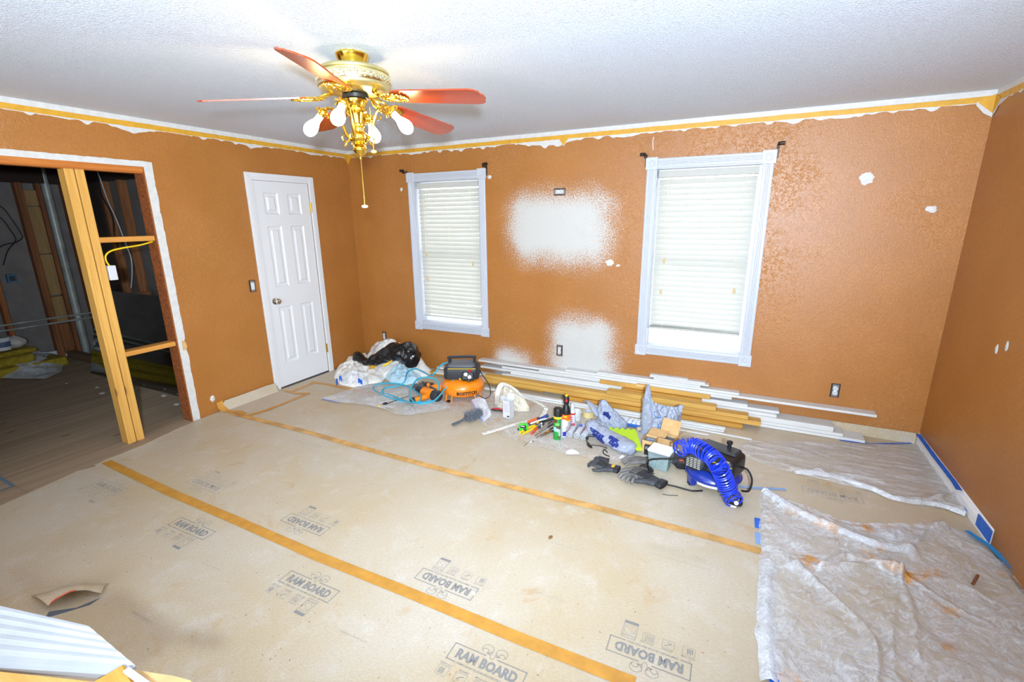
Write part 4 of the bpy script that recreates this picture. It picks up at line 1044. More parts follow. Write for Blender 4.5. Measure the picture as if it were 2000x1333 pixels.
q = MB(); P0 = [FL(*c_, zt+.01) for c_ in ((255, 1308), (340, 1321), (372, 1330), (385, 1345), (300, 1350))]
q.prism([(p_.x, p_.y) for p_ in P0], zt+.001, zt+.010); tag(q.build('cardboard_scrap', M_card), 'tan cardboard scrap at the right end of the work table', 'cardboard')
# ------------------------------------------------------------------ orange pancake compressor
p = FL(903, 776); c0 = (p.x, p.y+.02, 0)
oc = thing('air_compressor', 'orange pancake air compressor with black motor shroud beside the plastic heap', 'air compressor', c0)
TW = .205
MB().lathe([(.001, .030), (.08, .031), (.14, .040), (.18, .058), (.200, .080), (TW, .105), (TW, .122), (.200, .148), (.182, .178), (.15, .200), (.09, .215), (.001, .217)], 48).build('tank', M_orange, oc, True)
q = MB().lathe([(TW-.002, .128), (TW+.002, .130), (TW+.002, .134), (TW-.004, .136)], 48, cap=False); q.build('weld_seam', M_orange, oc, True)
camd = atan2(CAM.y-c0[1], CAM.x-c0[0])
cdeg = math.degrees(camd)
def ctext(txt, size, bold, z, rad, a0, m, par, tilt=0.):
    tb_ = text_mb(txt, size, bold, 1.0); q = MB(); q.f = tb_.f
    for x, y, _ in tb_.v:
        a = radians(a0)+x/rad; q.v.append(((rad+tilt*y)*cos(a), (rad+tilt*y)*sin(a), z+y))
    return q.build('lettering', m, par)
ctext('BOSTITCH', .042, .0020, .102, TW+.002, cdeg+10, M_black, oc, .06)
for k in range(4):
    a = cdeg+45+90*k
    q = MB(); A = RZ(a)
    q.tube(smooth_path([(.175, -.035, .085), (.19, -.035, .05), (.195, -.03, .012), (.195, .03, .012), (.19, .035, .05), (.175, .035, .085)], 4), .007, 6, A); f_ = q.build('foot_bracket', M_orange, oc, True)
    MB().box((.178, -.022, 0.002), (.212, .022, .018), A, .004).build('rubber_foot', M_rubber, f_)
sh = MB(); A = RZ(cdeg+90-8)
# shroud: rounded box, two tiers, ribbed sides   (local -y faces the camera)
def rbox(b, hx, hy, z0, z1, r, M=None, top=.85, n=6, seg=4):
    V = []; F = []; ring = []
    for cx, cy, a0 in ((hx-r, hy-r, 0), (-hx+r, hy-r, 90), (-hx+r, -hy+r, 180), (hx-r, -hy+r, 270)):
        for k in range(n): a = radians(a0+90*k/(n-1)); ring.append((cx+r*cos(a), cy+r*sin(a)))
    m_ = len(ring); lv = [(.985, z0), (1, z0+.01), (1, z1-.03), (.97, z1-.012), (top, z1)]
    for s_, z in lv: V += [(x*s_, y*s_, z) for x, y in ring]
    for j in range(len(lv)-1):
        for k in range(m_): F.append((j*m_+k, j*m_+(k+1) % m_, (j+1)*m_+(k+1) % m_, (j+1)*m_+k))
    F += [tuple(range(m_))[::-1], tuple((len(lv)-1)*m_+k for k in range(m_))]
    return b.add(V, F, M)
rbox(sh, .165, .125, .215, .325, .05, A); sh_o = sh.build('motor_shroud', M_dark, oc, True, angle=50)
tp_ = MB(); rbox(tp_, .13, .10, .322, .352, .04, A, .8); tp_.build('top_cover', mat('dusty_grey_plastic', '5d6066', .6), sh_o, True, angle=50)
for k in range(6):
    MB().box((-.168, -.07, .232+.013*k), (-.162, .06, .238+.013*k), A).build('rib', M_black, sh_o)
MB().box((-.12, -.1305, .318), (.14, -.1245, .326), A).build('yellow_line', mat('dull_yellow', 'b9a133', .5), sh_o)
MB().box((.07, -.131, .296), (.105, -.126, .311), A).build('red_switch', M_red, sh_o)
for z_ in (.245, .27): pass
q = MB(); q.tube(smooth_path([(-.118, .0, .31), (-.118, .0, .375), (-.108, 0, .398), (.108, 0, .402), (.12, 0, .382), (.12, 0, .31)], 6), .017, 8, A, flat=.8); q.build('carry_handle', M_dark, oc, True)
q = MB(); P_ = A @ T(.07, -.145, .255) @ RX(-28); q.box((-.055, -.03, -.04), (.055, .04, .04), P_, .008); g = q.build('gauge_panel', M_black, oc)
for x_, z_ in ((-.018, .012), (.018, -.012)):
    q = MB(); q.lathe([(.017, 0), (.017, .006), (.014, .007), (.001, .0072)], 20, P_ @ T(x_, -.030, z_) @ RX(90)); q.build('gauge', M_dev, g, True)
    MB().lathe([(.019, -.002), (.0205, .004), (.018, .006)], 20, P_ @ T(x_, -.030, z_) @ RX(90), cap=False).build('gauge_rim', M_steel, g, True)
MB().lathe([(.016, 0), (.017, .03), (.013, .045), (.006, .047), (.006, .05)], 14, A @ T(.08, -.16, .218) @ RX(70)).build('outlet_coupler', M_black, oc, True)
MB().lathe([(.009, 0), (.009, .03)], 10, A @ T(.0, -.15, .235) @ RX(80)).build('brass_fitting', M_brassd, oc, True)
q = MB().tube(smooth_path([(.165, -.02, .28), (.20, -.05, .23), (.26, -.09, .15), (.27, -.11, .06), (.22, -.13, .03), (.17, -.13, .06)], 6), .004, 6, A); q.build('power_cord', M_rubber, oc, True)

# ------------------------------------------------------------------ framing nailer, teal hose, plug
n0_ = FL(806, 784); nl = FL(852, 790)
dv = Vector((FL(856, 779).x-FL(815, 765).x, FL(856, 779).y-FL(815, 765).y, 0)); na = math.degrees(atan2(dv.y, dv.x))
nb = FL(842, 785); nz = .075
ng = thing('nail_gun', 'orange and black nail gun lying under the teal hose', 'nail gun', (nb.x, nb.y+.03, .004), radians(na))
MB().lathe([(.045, -.02), (.052, -.012), (.052, .05), (.045, .062), (.001, .066)], 22, T(.03, 0, .057) @ RY(90)).build('end_cap', M_dark, ng, True)
MB().lathe([(.046, -.15), (.050, -.14), (.050, .0), (.046, .012)], 22, T(.02, 0, .057) @ RY(90)).build('cylinder_body', M_orange, ng, True)
q = MB(); q.box((-.24, -.025, .03), (-.12, .03, .085), b=.012); q.build('nose_guard', M_dark, ng)
q = MB(); q.box((-.36, .03, .03), (-.06, .055, .07), T(0, 0, 0) @ RZ(-14), .004); q.box((-.36, .06, .04), (-.06, .075, .08), RZ(-14), .003); q.build('magazine', mat('grey_metal', '85898e', .35, .8), ng)
q = MB(); q.tube(smooth_path([(-.03, -.045, .045), (-.05, -.10, .038), (-.075, -.165, .034)], 5), [.026]*6+[.024]*5, 10); hh = q.build('handle', M_orange, ng, True)
q = MB(); q.tube(smooth_path([(-.074, -.16, .034), (-.085, -.195, .034)], 3), .029, 10); q.build('handle_cap', M_dark, hh, True)
MB().box((-.075, -.075, .025), (-.06, -.05, .055), b=.003).build('trigger', M_black, ng)
q = MB(); q.box((-.27, .045, .05), (-.19, .085, .10), RZ(-14), .012); q.build('magazine_latch', M_orange, ng)
# second gun behind
p = FL(848, 766, .06); g2 = thing('brad_nailer', 'second orange nailer lying behind the first with a grey magazine', 'nail gun', (p.x-.02, p.y+.12, .004), radians(na+25))
q = MB(); q.lathe([(.03, -.10), (.038, -.09), (.038, .02), (.03, .03)], 18, T(0, 0, .05) @ RY(90)); q.build('body', M_orange, g2, True)
MB().box((-.30, -.012, .03), (-.08, .018, .07), b=.003).build('magazine', MATS['grey_metal'], g2); MB().box((-.16, -.02, .06), (-.06, .02, .10), b=.012).build('head', M_dark, g2)
M_teal = mat('teal_hose', '2fa5c0', .38)
def loopc(cx, cy, a, b, rot, z, n=14, t0=0, t1=360, dz=.006):
    out = []
    for k in range(n+1):
        t_ = radians(t0+(t1-t0)*k/n); x, y = a*cos(t_), b*sin(t_); c_, s_ = cos(radians(rot)), sin(radians(rot))
        out.append((cx+x*c_-y*s_, cy+x*s_+y*c_, z+dz*sin(t_*1.5+1)))
    return out
hp = []
def HP(*l): 
    for px, py, z in l: hp.append(tuple(FL(px, py, z)))
HP((906, 738, .20), (885, 744, .20), (868, 762, .13), (848, 783, .11), (820, 789, .10), (803, 780, .10), (801, 762, .12), (815, 742, .16), (838, 738, .17), (856, 748, .13), (852, 778, .03), (820, 787, .02), (780, 783, .012), (742, 770, .012), (728, 758, .012), (742, 750, .02), (775, 750, .03), (800, 757, .03), (822, 774, .10), (815, 786, .12), (795, 785, .05), (765, 773, .014), (748, 768, .014), (752, 758, .02), (775, 755, .03), (790, 746, .08), (796, 728, .12), (812, 721, .14), (832, 730, .13), (845, 733, .18), (862, 713, .27), (880, 708, .30))
tag(MB().tube(smooth_path(hp, 7), .0075, 8).build('air_hose', M_teal, None, True), 'teal air hose looped over the nail gun and clear sheet', 'hose')
e = [FL(905, 737, .205), FL(888, 741, .205)]
tag(MB().tube([tuple(e[0]+Vector((.012, 0, .012))), tuple(e[1]+Vector((0, 0, .012)))], .012, 10).build('hose_end', mat('blue_sleeve', '1f4fb0', .4), None, True), 'blue sleeve on the hose end at the orange compressor', 'hose fitting')
q = MB(); pc = [FL(*c_) for c_ in ((800, 776), (785, 781), (768, 787), (757, 791))]
q.tube(smooth_path([(p_.x, p_.y, .012) for p_ in pc], 5), .0045, 6); cp = tag(q.build('plug_cord', M_rubber, None, True), 'black power cord with plug lying on the thin clear sheet', 'cord')
a_, b_ = pc[3], FL(748, 794); q = MB(); q.tube([(a_.x, a_.y, .014), (a_.x*.6+b_.x*.4, a_.y*.6+b_.y*.4, .016), (b_.x, b_.y, .014)], [.008, .016, .012], 8); q.build('plug', M_rubber, cp, True)
c_ = FL(741, 796); tag(MB().lathe([(.014, 0), (.015, .012), (.010, .016)], 10).build('yellow_wire_nut', M_yellow, None, True, (c_.x, c_.y, .005)), 'yellow cap in front of the black plug', 'cap')

# ------------------------------------------------------------------ plastic heap in the corner
M_f1 = film('clear_sheet_heap', 'e6e3dd', .55, .92, .3, 16, .6)
M_f2 = film('white_drop_sheet', 'efece4', .9, 1.0, .4, 14, .6)
M_f3 = film('pale_blue_sheet', 'bfe0ee', .85, 1.0, .35, 14, .7)
M_bag = mat('black_bin_bag', '0b0b0d', .22, bump=.6, bscale=22, bdist=.015)
O = lambda *l: [(FL(*q_).x, FL(*q_).y) for q_ in l]
def gauss(x, y, cx, cy, s, h): return h*math.exp(-((x-cx)**2+(y-cy)**2)/(2*s*s))
# back: tall clear sheet against the wall corner
g1 = FL(765, 705); 
ol = [(.16, -.04), (.50, -.03), (.95, -.04), (1.14, -.14), (1.13, -.30), (.85, -.50), (.5, -.52), (.22, -.35), (.10, -.18)]
crumple('plastic_drop_sheet', ol, .3, 1.3, M_f1, 'milky clear sheet bundled highest against the wall in the corner', 'plastic sheet',
        hfn=lambda x, y, r, c: (1-r*r)**.5*(gauss(x, y, .56, -.18, .20, .28)+gauss(x, y, .88, -.20, .13, .17)+gauss(x, y, .30, -.16, .10, .10)+.09*c), base=(.55, -.28), freq=9, clip=(.03, -.035))
ol = [(FL(*c_).x, FL(*c_).y) for c_ in ((662, 712), (700, 690), (735, 705), (760, 730), (745, 748), (715, 752), (690, 758), (664, 752), (652, 738))]
crumple('plastic_drop_sheet', ol, .15, 5.1, M_f2, 'white drop sheet heap in front of the door side of the corner', 'plastic sheet',
        hfn=lambda x, y, r, c: (1-r*r)**.7*(.055+.10*c), base=(ol[3][0]-.3, ol[3][1]), freq=9, clip=(.03, -.03))
cl = FL(686, 750); crumple('clear_bundle', [(cl.x+.15*cos(a)*1.25, cl.y+.04+.11*sin(a)) for a in [2*pi*k/14 for k in range(14)]], .12, 8.8, film('clear_wad', 'eef0f1', .35, .7, .15, 22, .8), 'wad of clear plastic with bits of blue tape, beside the door', 'plastic sheet', hfn=lambda x, y, r, c: (1-r*r)**.6*(.07+.08*c), base=(cl.x, cl.y), freq=14)
for k, (px, py, z_) in enumerate(((659, 746, .05), (667, 740, .07), (705, 745, .08))):
    s_ = FL(px, py, z_); q = MB(); q.grid(lambda u, v: (.04*(u-.5), .012*sin(u*5), .05*(v-.5)+.01*sin(u*6)), 6, 3); q.grid(lambda u, v: (.04*(u-.5), .012*sin(u*5)+.002, .05*(v-.5)+.01*sin(u*6)), 6, 3)
    tag(q.build('tape_scrap', M_blue, None, True, (s_.x, s_.y-.01, z_), radians(40*k-30)), ['leftmost blue tape scrap on the clear wad', 'second blue tape scrap on the clear wad', 'blue tape scrap between the clear wad and the white sheet'][k], 'tape')
# black bin bag lying across: rising lobe right, tail left
BP = [tuple(hit(px, py, 1, y_)) for px, py, y_ in ((692, 697, -.60), (698, 704, -.62), (712, 711, -.62), (730, 708, -.60), (752, 699, -.55), (776, 691, -.50), (793, 696, -.46), (803, 708, -.44), (806, 716, -.42))]
bq = MB(); sp_p = smooth_path(BP, 8); rr = []
for i in range(len(sp_p)):
    u = i/(len(sp_p)-1); rr.append(interp([(0, .03), (.08, .05), (.22, .042), (.36, .05), (.58, .095), (.74, .125), (.86, .11), (.95, .06), (1, .01)], u)*(1+.12*N(i*.6, 3)))
bq.tube(sp_p, rr, 28); bq.v = [(x+.03*N(x*14, y*14, z*9), y+.03*ridge(y*10, z*12+x*6, 3), max(.01, z+.03*ridge(x*9, z*12+y*5, 2))) for x, y, z in bq.v]
tag(bq.build('bin_bag', M_bag, None, True, angle=180), 'glossy black bin bag lying across the plastic heap', 'bag')
q = MB(); q.tube(smooth_path([tuple(FL(*c_)) for c_ in ((752, 712, .24), (762, 707, .27), (765, 705, .27), (758, 711, .25), (748, 715, .23))], 5), .010, 8, flat=.5); tag(q.build('yellow_strap', M_yellow, None, True), 'yellow drawstring loop on the black bin bag', 'strap')
a_ = FL(733, 716, .14); q = MB().box((-.05, -.02, -.02), (.05, .02, .02), RY(-28), .006); tag(q.build('yellow_scrap', mat('ochre', 'd29a1a', .6), None, loc=(a_.x, a_.y-.03, .15)), 'ochre yellow piece sticking out under the black bag', 'scrap')
ol = [(FL(*c_).x, FL(*c_).y) for c_ in ((740, 728), (770, 712), (810, 716), (828, 732), (815, 748), (790, 754), (762, 748))]
crumple('plastic_drop_sheet', ol, .14, 9.7, M_f3, 'pale blue drop sheet heap between the black bag and the nail gun', 'plastic sheet', hfn=lambda x, y, r, c: (1-r*r)**.7*(.06+.10*c), base=(ol[3][0]-.3, ol[3][1]), freq=11)
a_ = FL(818, 716, .03); q = MB(); q.grid(lambda u, v: (.26*(u-.5), .07*(v-.5), .03+.05*(1-u)+.015*sin(u*9)), 12, 5); q.grid(lambda u, v: (.26*(u-.5), .07*(v-.5), .027+.05*(1-u)+.015*sin(u*9)), 12, 5)
tag(q.build('blue_tape_wad', mat('royal_blue_tape', '1d3fa8', .4), None, True, (a_.x, a_.y, 0.0), radians(-35)), 'strip of royal blue tape trailing from the black bag to the floor', 'tape')
# thin clear sheet spread in front
M_f4 = film('thin_clear_sheet', 'eceff2', .18, .5, .18, 30, .5)
ol = [(FL(*c_).x, FL(*c_).y) for c_ in ((628, 781), (680, 765), (720, 752), (760, 752), (810, 760), (860, 782), (880, 800), (838, 808), (800, 814), (775, 812), (745, 800), (710, 793), (660, 788))]
crumple('plastic_drop_sheet', ol, .02, 4.4, M_f4, 'thin clear sheet spread flat in front of the teal hose', 'plastic sheet', hfn=lambda x, y, r, c: .010*max(0, c+.3)+.002, freq=5, zoff=.0045)
strip_path('blue_tape', ep([(629, 781), (650, 786), (662, 788)]), .016, .009, mat('lilac_tape', '7f92cf', .6), 'faded blue tape along the left tip of the thin clear sheet')
# sheet under the tools, dusty
M_f5 = film('dusty_clear_sheet', 'e3e0dc', .12, .42, .25, 26, .5, dust=9, dcol='c98a45')
ol = [(FL(*c_).x, FL(*c_).y) for c_ in ((862, 792), (900, 768), (1000, 772), (1120, 800), (1240, 845), (1300, 858), (1330, 868), (1250, 900), (1180, 905), (1120, 890), (1020, 868), (960, 842), (920, 815), (880, 806))]
crumple('plastic_drop_sheet', ol, .02, 6.4, M_f5, 'dusty clear sheet under the scattered tools and bottles', 'plastic sheet', hfn=lambda x, y, r, c: .0035*max(0, c+.3)+.001, freq=4, zoff=.0042, res=14)
# ------------------------------------------------------------------ scattered tools
ZF = .006
def at(px, py, z=0): p_ = FL(px, py, z); return (p_.x, p_.y, ZF)
# bags -----------------------------------------------------------------
def pouch(name, p0, p1, top, thick, m, label, seed, cat='bag', wr=.012, decals=(), lean=0., parent=None, base=1., nu=56, nv=36):
    a, b_ = Vector(p0), Vector(p1); ux = (b_-a); Lw = ux.length; ux.normalize(); nrm = Vector((ux.y, -ux.x, 0))   # towards the camera side
    if nrm.dot(Vector((CAM.x, CAM.y, 0))-a) < 0: nrm = -nrm
    o0 = (a+b_)/2
    def surf(u, v, side, off=0.):
        h = interp(top, u); z = h*v
        prof = max(0, 1-v**1.6)**.7*base+ (1-base)*.5
        t_ = thick*(4*u*(1-u))**.42*prof
        w_ = wr*(.5*ridge(u*6, v*3, seed+side)+.45*ridge(u*11+v*4, v*7, seed+2*side)+.25*ridge(u*22-v*8, v*13, seed+3*side))*(.35+.65*v)
        d_ = side*(t_+off)+w_*1.+lean*v
        p_ = a+ux*(Lw*u)+nrm*d_ - o0
        return (p_.x, p_.y, max(.001, z+.4*w_*v))
    q = MB(); q.grid(lambda u, v: surf(u, v, 1), nu, nv); q.grid(lambda u, v: surf(u, v, -1), nu, nv)
    o = tag(q.build(name, m, parent, True, loc=(o0.x, o0.y, ZF), angle=180), label, cat)
    for dn, dm, poly in decals:
        dq = MB(); us = [p_[0] for p_ in poly]; 
        def inside(x, y):
            c = False
            for i in range(len(poly)):
                x1, y1 = poly[i]; x2, y2 = poly[i-1]
                if (y1 > y) != (y2 > y) and x < (x2-x1)*(y-y1)/(y2-y1)+x1: c = not c
            return c
        n_ = 90; u0, u1 = min(us), max(us); v0, v1 = min(p_[1] for p_ in poly), max(p_[1] for p_ in poly)
        for i in range(n_):
            for j in range(n_):
                ua, ub, va, vb = u0+(u1-u0)*i/n_, u0+(u1-u0)*(i+1)/n_, v0+(v1-v0)*j/n_, v0+(v1-v0)*(j+1)/n_
                if inside((ua+ub)/2, (va+vb)/2):
                    dq.add([surf(ua, va, 1, .0022), surf(ub, va, 1, .0022), surf(ub, vb, 1, .0022), surf(ua, vb, 1, .0022)], [(0, 1, 2, 3)])
        if dq.f: dq.build(dn, dm, o, True, angle=180)
    return o
M_gbag = mat('grey_shopping_bag', '9ba1b0', .38, bump=.9, bscale=20, bdist=.02, alpha=.93)
M_ink = mat('navy_bag_print', '1d2f7a', .5); M_ink2 = mat('teal_blue_bag_print', '2b6fa6', .5)
def house(cu, cv, su, sv, sk=0):   # peaked emblem outline
    pl_ = [(-1, -.55), (-1, .15), (-.78, .3), (-.5, .3), (-.0, .72), (.5, .3), (.78, .3), (1, .15), (1, -.55)]
    return [(cu+su*x+sk*y, cv+sv*y) for x, y in pl_]
def ring_poly(P, k=.72):
    cx = sum(p_[0] for p_ in P)/len(P); cy = sum(p_[1] for p_ in P)/len(P)
    I = [(cx+(x-cx)*k, cy+(y-cy)*k) for x, y in P]; return P+[P[0]]+[I[0]]+I[::-1]
pouch('shopping_bag', FL(1249, 845), FL(1325, 843), [(0, .30), (.06, .385), (.11, .415), (.16, .36), (.22, .27), (.35, .245), (.6, .225), (.8, .215), (.95, .235), (1, .22)], .085, M_gbag,
      'grey shopping bag standing upright with a tall pointed handle', 11, decals=[('bag_print', M_ink2, ring_poly(house(.33, .70, .085, .16, -.04), .8)), ('bag_print', M_ink2, ring_poly(house(.62, .48, .10, .18, .02), .75)), ('bag_print', M_ink2, ring_poly(house(.42, .38, .07, .14), .72))], lean=.02, wr=.03)
pouch('shopping_bag', FL(1166, 828), FL(1226, 836), [(0, .12), (.08, .20), (.2, .215), (.3, .205), (.45, .16), (.7, .10), (.9, .055), (1, .03)], .10, M_gbag,
      'slumped grey shopping bag beside the tape roll, dark blue emblem on it', 23, decals=[('bag_print', M_ink, house(.36, .62, .12, .20, .05))], base=.9, wr=.035)
hb = FL(1165, 815); q = MB(); hpt = [tuple(FL(*c_)) for c_ in ((1170, 812, .09), (1160, 798, .14), (1152, 788, .17), (1146, 784, .17), (1141, 785, .16))]
q.tube(smooth_path(hpt, 6), [.040-.0010*i for i in range(25)], 12, flat=.35); q.v = [(x+.006*N(x*40, z*40), y, z+.006*N(x*30, z*50, 4)) for x, y, z in q.v]
tag(q.build('bag_handle', M_gbag, None, True, angle=180), 'grey handle flap of the slumped bag, beside the tape roll', 'bag handle')
# lying bag with navy print
a_, b_ = FL(1148, 852), FL(1238, 894); ax2 = (b_-a_); Lb = ax2.length; ang = atan2(ax2.y, ax2.x)
def lsurf(u, v, off=0):
    t_ = 2*pi*v; r_ = interp([(0, .03), (.06, .05), (.2, .045), (.45, .058), (.7, .072), (.88, .062), (.97, .04), (1, .004)], u)
    r_ *= 1+.25*ridge(u*6, cos(t_)*1.5, 3)+.22*ridge(u*13, sin(t_)*3, 9)+.08*ridge(u*26, cos(t_)*5, 5)
    zc = interp([(0, .085), (.2, .055), (.5, .04), (1, .03)], u)
    rz_ = min(r_, zc+.02)
    return ((u-.5)*Lb, -(r_+off)*cos(t_)*.9, max(.001, zc+(rz_*.85+off)*sin(t_)))
q = MB(); q.grid(lsurf, 40, 36); lb = tag(q.build('shopping_bag', M_gbag, None, True, loc=((a_.x+b_.x)/2, (a_.y+b_.y)/2+.03, ZF), rz=ang, angle=180), 'grey shopping bag lying on its side with two navy prints', 'bag')
for u0, u1, v0, v1 in ((.16, .48, .93, 1.10), (.56, .76, 1.02, 1.19)):
    q = MB(); q.grid(lambda u, v: lsurf(u0+(u1-u0)*u+.03*sin(v*6), (v0+(v1-v0)*v), .002), 20, 14); q.build('bag_print', M_ink, lb, True, angle=180)
# cream bag with strap loop
M_cream = mat('cream_bag', 'cfc4b0', .5, bump=.3, bscale=20, bdist=.01)
pouch('cream_bag', FL(968, 789), FL(1036, 803), [(0, .10), (.1, .15), (.3, .185), (.5, .20), (.7, .17), (.9, .09), (1, .04)], .075, M_cream, 'cream plastic bag slumped behind the small white box', 31, wr=.035)
q = MB(); q.tube(smooth_path([tuple(FL(*c_)) for c_ in ((971, 792, .02), (972, 770, .18), (980, 752, .26), (1000, 758, .26), (1020, 775, .18), (1045, 785, .10), (1062, 795, .05), (1066, 800, .012), (1055, 816, .008), (1030, 823, .008), (1000, 831, .008), (960, 843, .008), (942, 848, .008))], 7), .024, 8, flat=.12)
tag(q.build('plastic_strip', film('cream_strip', 'eee9df', .6, .9, .3, 20, .4), None, True, angle=180), 'long pale plastic strip looping from the cream bag to the floor', 'plastic strip')
# clear zip bag and dusting brush
zb = thing('zip_bag', 'clear zip bag with a lilac edge standing beside the brush', 'bag', at(944, 822))
q = MB(); wv = Vector((FL(945, 827).x-FL(921, 793).x, FL(945, 827).y-FL(921, 793).y, 0))
A0 = Vector(at(945, 822)); P4 = [FL(944, 826, .0), FL(962, 812, .04), FL(948, 780, .10), FL(921, 784, .06)]
def zs(u, v): 
    p_ = P4[3].lerp(P4[2], u).lerp(P4[0].lerp(P4[1], u), v); return (p_.x-zb.location.x, p_.y-zb.location.y+.012*sin(u*5), max(.002, p_.z+.02*sin(pi*u)*(1-v)+.008*N(u*6, v*6)))
q.grid(zs, 12, 12); q.build('pouch', film('zip_film', 'dfe0ea', .45, .75, .15, 30, .5), zb, True, angle=180)
q = MB(); q.tube([zs(0, v/10) for v in range(11)], .006, 6); q.build('zip_edge', mat('lilac', '9a9bd2', .5), zb, True)
q = MB(); q.grid(lambda u, v: tuple(Vector(zs(.25+.6*u, .30+.5*v*(1-.5*u)))+Vector((0, -.004, .005))), 6, 6); q.build('white_card', M_dev, zb, True)
a_, b_ = FL(884, 834), FL(940, 815); br = thing('dusting_brush', 'grey dusting brush with bristles on the clear sheet', 'brush', (a_.x, a_.y, ZF), atan2(b_.y-a_.y, b_.x-a_.x)); L_ = (b_-a_).length
M_gbr = mat('grey_bristles', '6b7076', .8); M_gpl = mat('grey_handle', '53585e', .5)
MB().tube(smooth_path([(0, 0, .012), (L_*.25, 0, .018), (L_*.5, 0, .03)], 5), [.016, .018, .018, .018, .017, .016, .015, .015, .015, .016, .016], 10, flat=.5).build('handle', M_gpl, br, True)
MB().box((L_*.45, -.03, .045), (L_*1.0, .03, .065), b=.008).build('brush_block', M_gpl, br)
rnd = random.Random(9); q = MB()
for k in range(500):
    x, y = rnd.uniform(L_*.45, L_*1.0), rnd.uniform(-.03, .03); q.tube([(x, y, .05), (x+rnd.uniform(-.012, .012), y*1.5+rnd.uniform(-.012, .012), rnd.uniform(.0, .012))], .0013, 3, cap=False)
    if k % 2: q.tube([(x, y, .06), (x+rnd.uniform(-.01, .01), y*1.3+rnd.uniform(-.02, .02), rnd.uniform(.06, .085))], .0013, 3, cap=False)
o = q.build('bristles', M_gbr, br); o['kind'] = 'stuff'
# small white box, open top
def boxed(name, px, py, w, d_, h, rz, label, m, cat='box', inner=None, lid=None, th=.0025):
    e = thing(name, label, cat, at(px, py), radians(rz)); q = MB()
    q.box((-w/2, -d_/2, 0), (w/2, -d_/2+th, h)); q.box((-w/2, d_/2-th, 0), (w/2, d_/2, h)); q.box((-w/2, -d_/2, 0), (-w/2+th, d_/2, h)); q.box((w/2-th, -d_/2, 0), (w/2, d_/2, h)); q.box((-w/2, -d_/2, 0), (w/2, d_/2, th))
    q.build('carton', m, e)
    if lid: lid(e, w, d_, h)
    return e
M_cart = mat('white_carton', 'cacacc', .5)
e = boxed('small_carton', 993, 816, .075, .06, .155, -8, 'small upright white carton, open at the top, by the cream bag', M_cart)
MB().box((-.037, -.0305, .152), (.037, -.029, .156)).build('flap', M_cart, e)
q = MB(); q.box((-.037, 0, 0), (.037, .002, .05), T(0, .03, .155) @ RX(-25)); q.box((0, -.028, 0), (.002, .028, .04), T(-.038, 0, .155) @ RY(-50)); q.build('flap', M_cart, e)
for k in range(9): MB().box((-.028, -.0308, .055+.009*k), (.028 if k % 3 else .012, -.0302, .0575+.009*k)).build('print_line', mat('fine_print', '9a9aa2', .6), e)
MB().box((.005, -.0309, .012), (.03, -.0302, .024)).build('barcode', M_black, e)
MB().box((-.038, -.03, .005), (-.0365, .03, .15)).build('brown_side', M_card, e)
# red/black scrap left of carton
rs = thing('snips', 'red handled snips lying under the small white carton', 'tool', at(972, 804))
MB().tube(smooth_path([(-.05, 0, .012), (0, .012, .014), (.06, -.01, .014)], 5), .011, 8, flat=.6).build('handle', M_red, rs, True); MB().tube(smooth_path([(-.05, -.02, .012), (0, -.03, .014), (.06, -.015, .014)], 5), .010, 8, flat=.6).build('handle', M_dark, rs, True)
MB().box((.05, -.025, .008), (.11, 0, .014), b=.002).build('blade', M_steel, rs)
# tape measure
tmz = thing('tape_measure', 'lime green tape measure beside the hand tools', 'tape measure', at(1023, 843), radians(15))
M_lime = mat('neon_green', '3fd42a', .4)
MB().box((-.04, -.02, 0), (.035, .02, .062), b=.012).build('case', M_lime, tmz); MB().box((-.022, -.0235, .03), (.03, .0235, .055), RY(-8), .004).build('grip', M_dark, tmz)
MB().lathe([(.013, 0), (.013, .006), (.01, .008)], 16, T(.012, -.019, .022) @ RX(90)).build('button', M_dark, tmz, True); MB().box((-.05, -.012, .004), (-.038, .012, .016), b=.002).build('hook', M_black, tmz); MB().box((-.02, -.0245, .046), (.012, -.0236, .052)).build('label', M_dev, tmz)
# hand tools laid together
def dirn(p0, p1): a, b_ = FL(*p0), FL(*p1); return (a.x, a.y), atan2(b_.y-a.y, b_.x-a.x), (b_-a).length
def tool2(name, p0, p1, label, cat, parts, z=ZF):
    c_, an, L = dirn(p0, p1); e = thing(name, label, cat, (c_[0], c_[1], z), an)
    for nm, m, fn in parts: fn(L).build(nm, m, e, True)
    return e
rod = lambda r, a, b_, z=.008, y=0: (lambda L: MB().tube([(L*a, y, z), (L*b_, y, z)], r, 10))
tool2('pliers', (1019, 851), (1070, 822), 'pliers with two long yellow handles', 'pliers', [
    ('handle', M_yellow, lambda L: MB().tube(smooth_path([(0, .018, .012), (L*.3, .02, .012), (L*.5, .008, .012)], 4), .009, 10)),
    ('handle', M_yellow, lambda L: MB().tube(smooth_path([(0, -.014, .012), (L*.3, -.018, .012), (L*.5, -.006, .012)], 4), .009, 10)),
    ('jaws', M_steel, lambda L: MB().box((L*.5, -.014, .004), (L*.72, .014, .018), b=.004).box((L*.7, -.009, .006), (L*1., .009, .016), b=.004))])
tool2('utility_knife', (1034, 837), (1066, 829), 'white and black utility knife on the tool pile', 'knife', [('handle', M_dark, lambda L: MB().tube(smooth_path([(0, 0, .03), (L*.5, .006, .036), (L, 0, .04)], 5), .015, 10, flat=.6)), ('white_grip', M_dev, lambda L: MB().tube(smooth_path([(0, -.008, .036), (L*.5, -.004, .044), (L*1.05, -.004, .047)], 5), [.004]+[.013]*9+[.004], 10, flat=.45))], ZF)
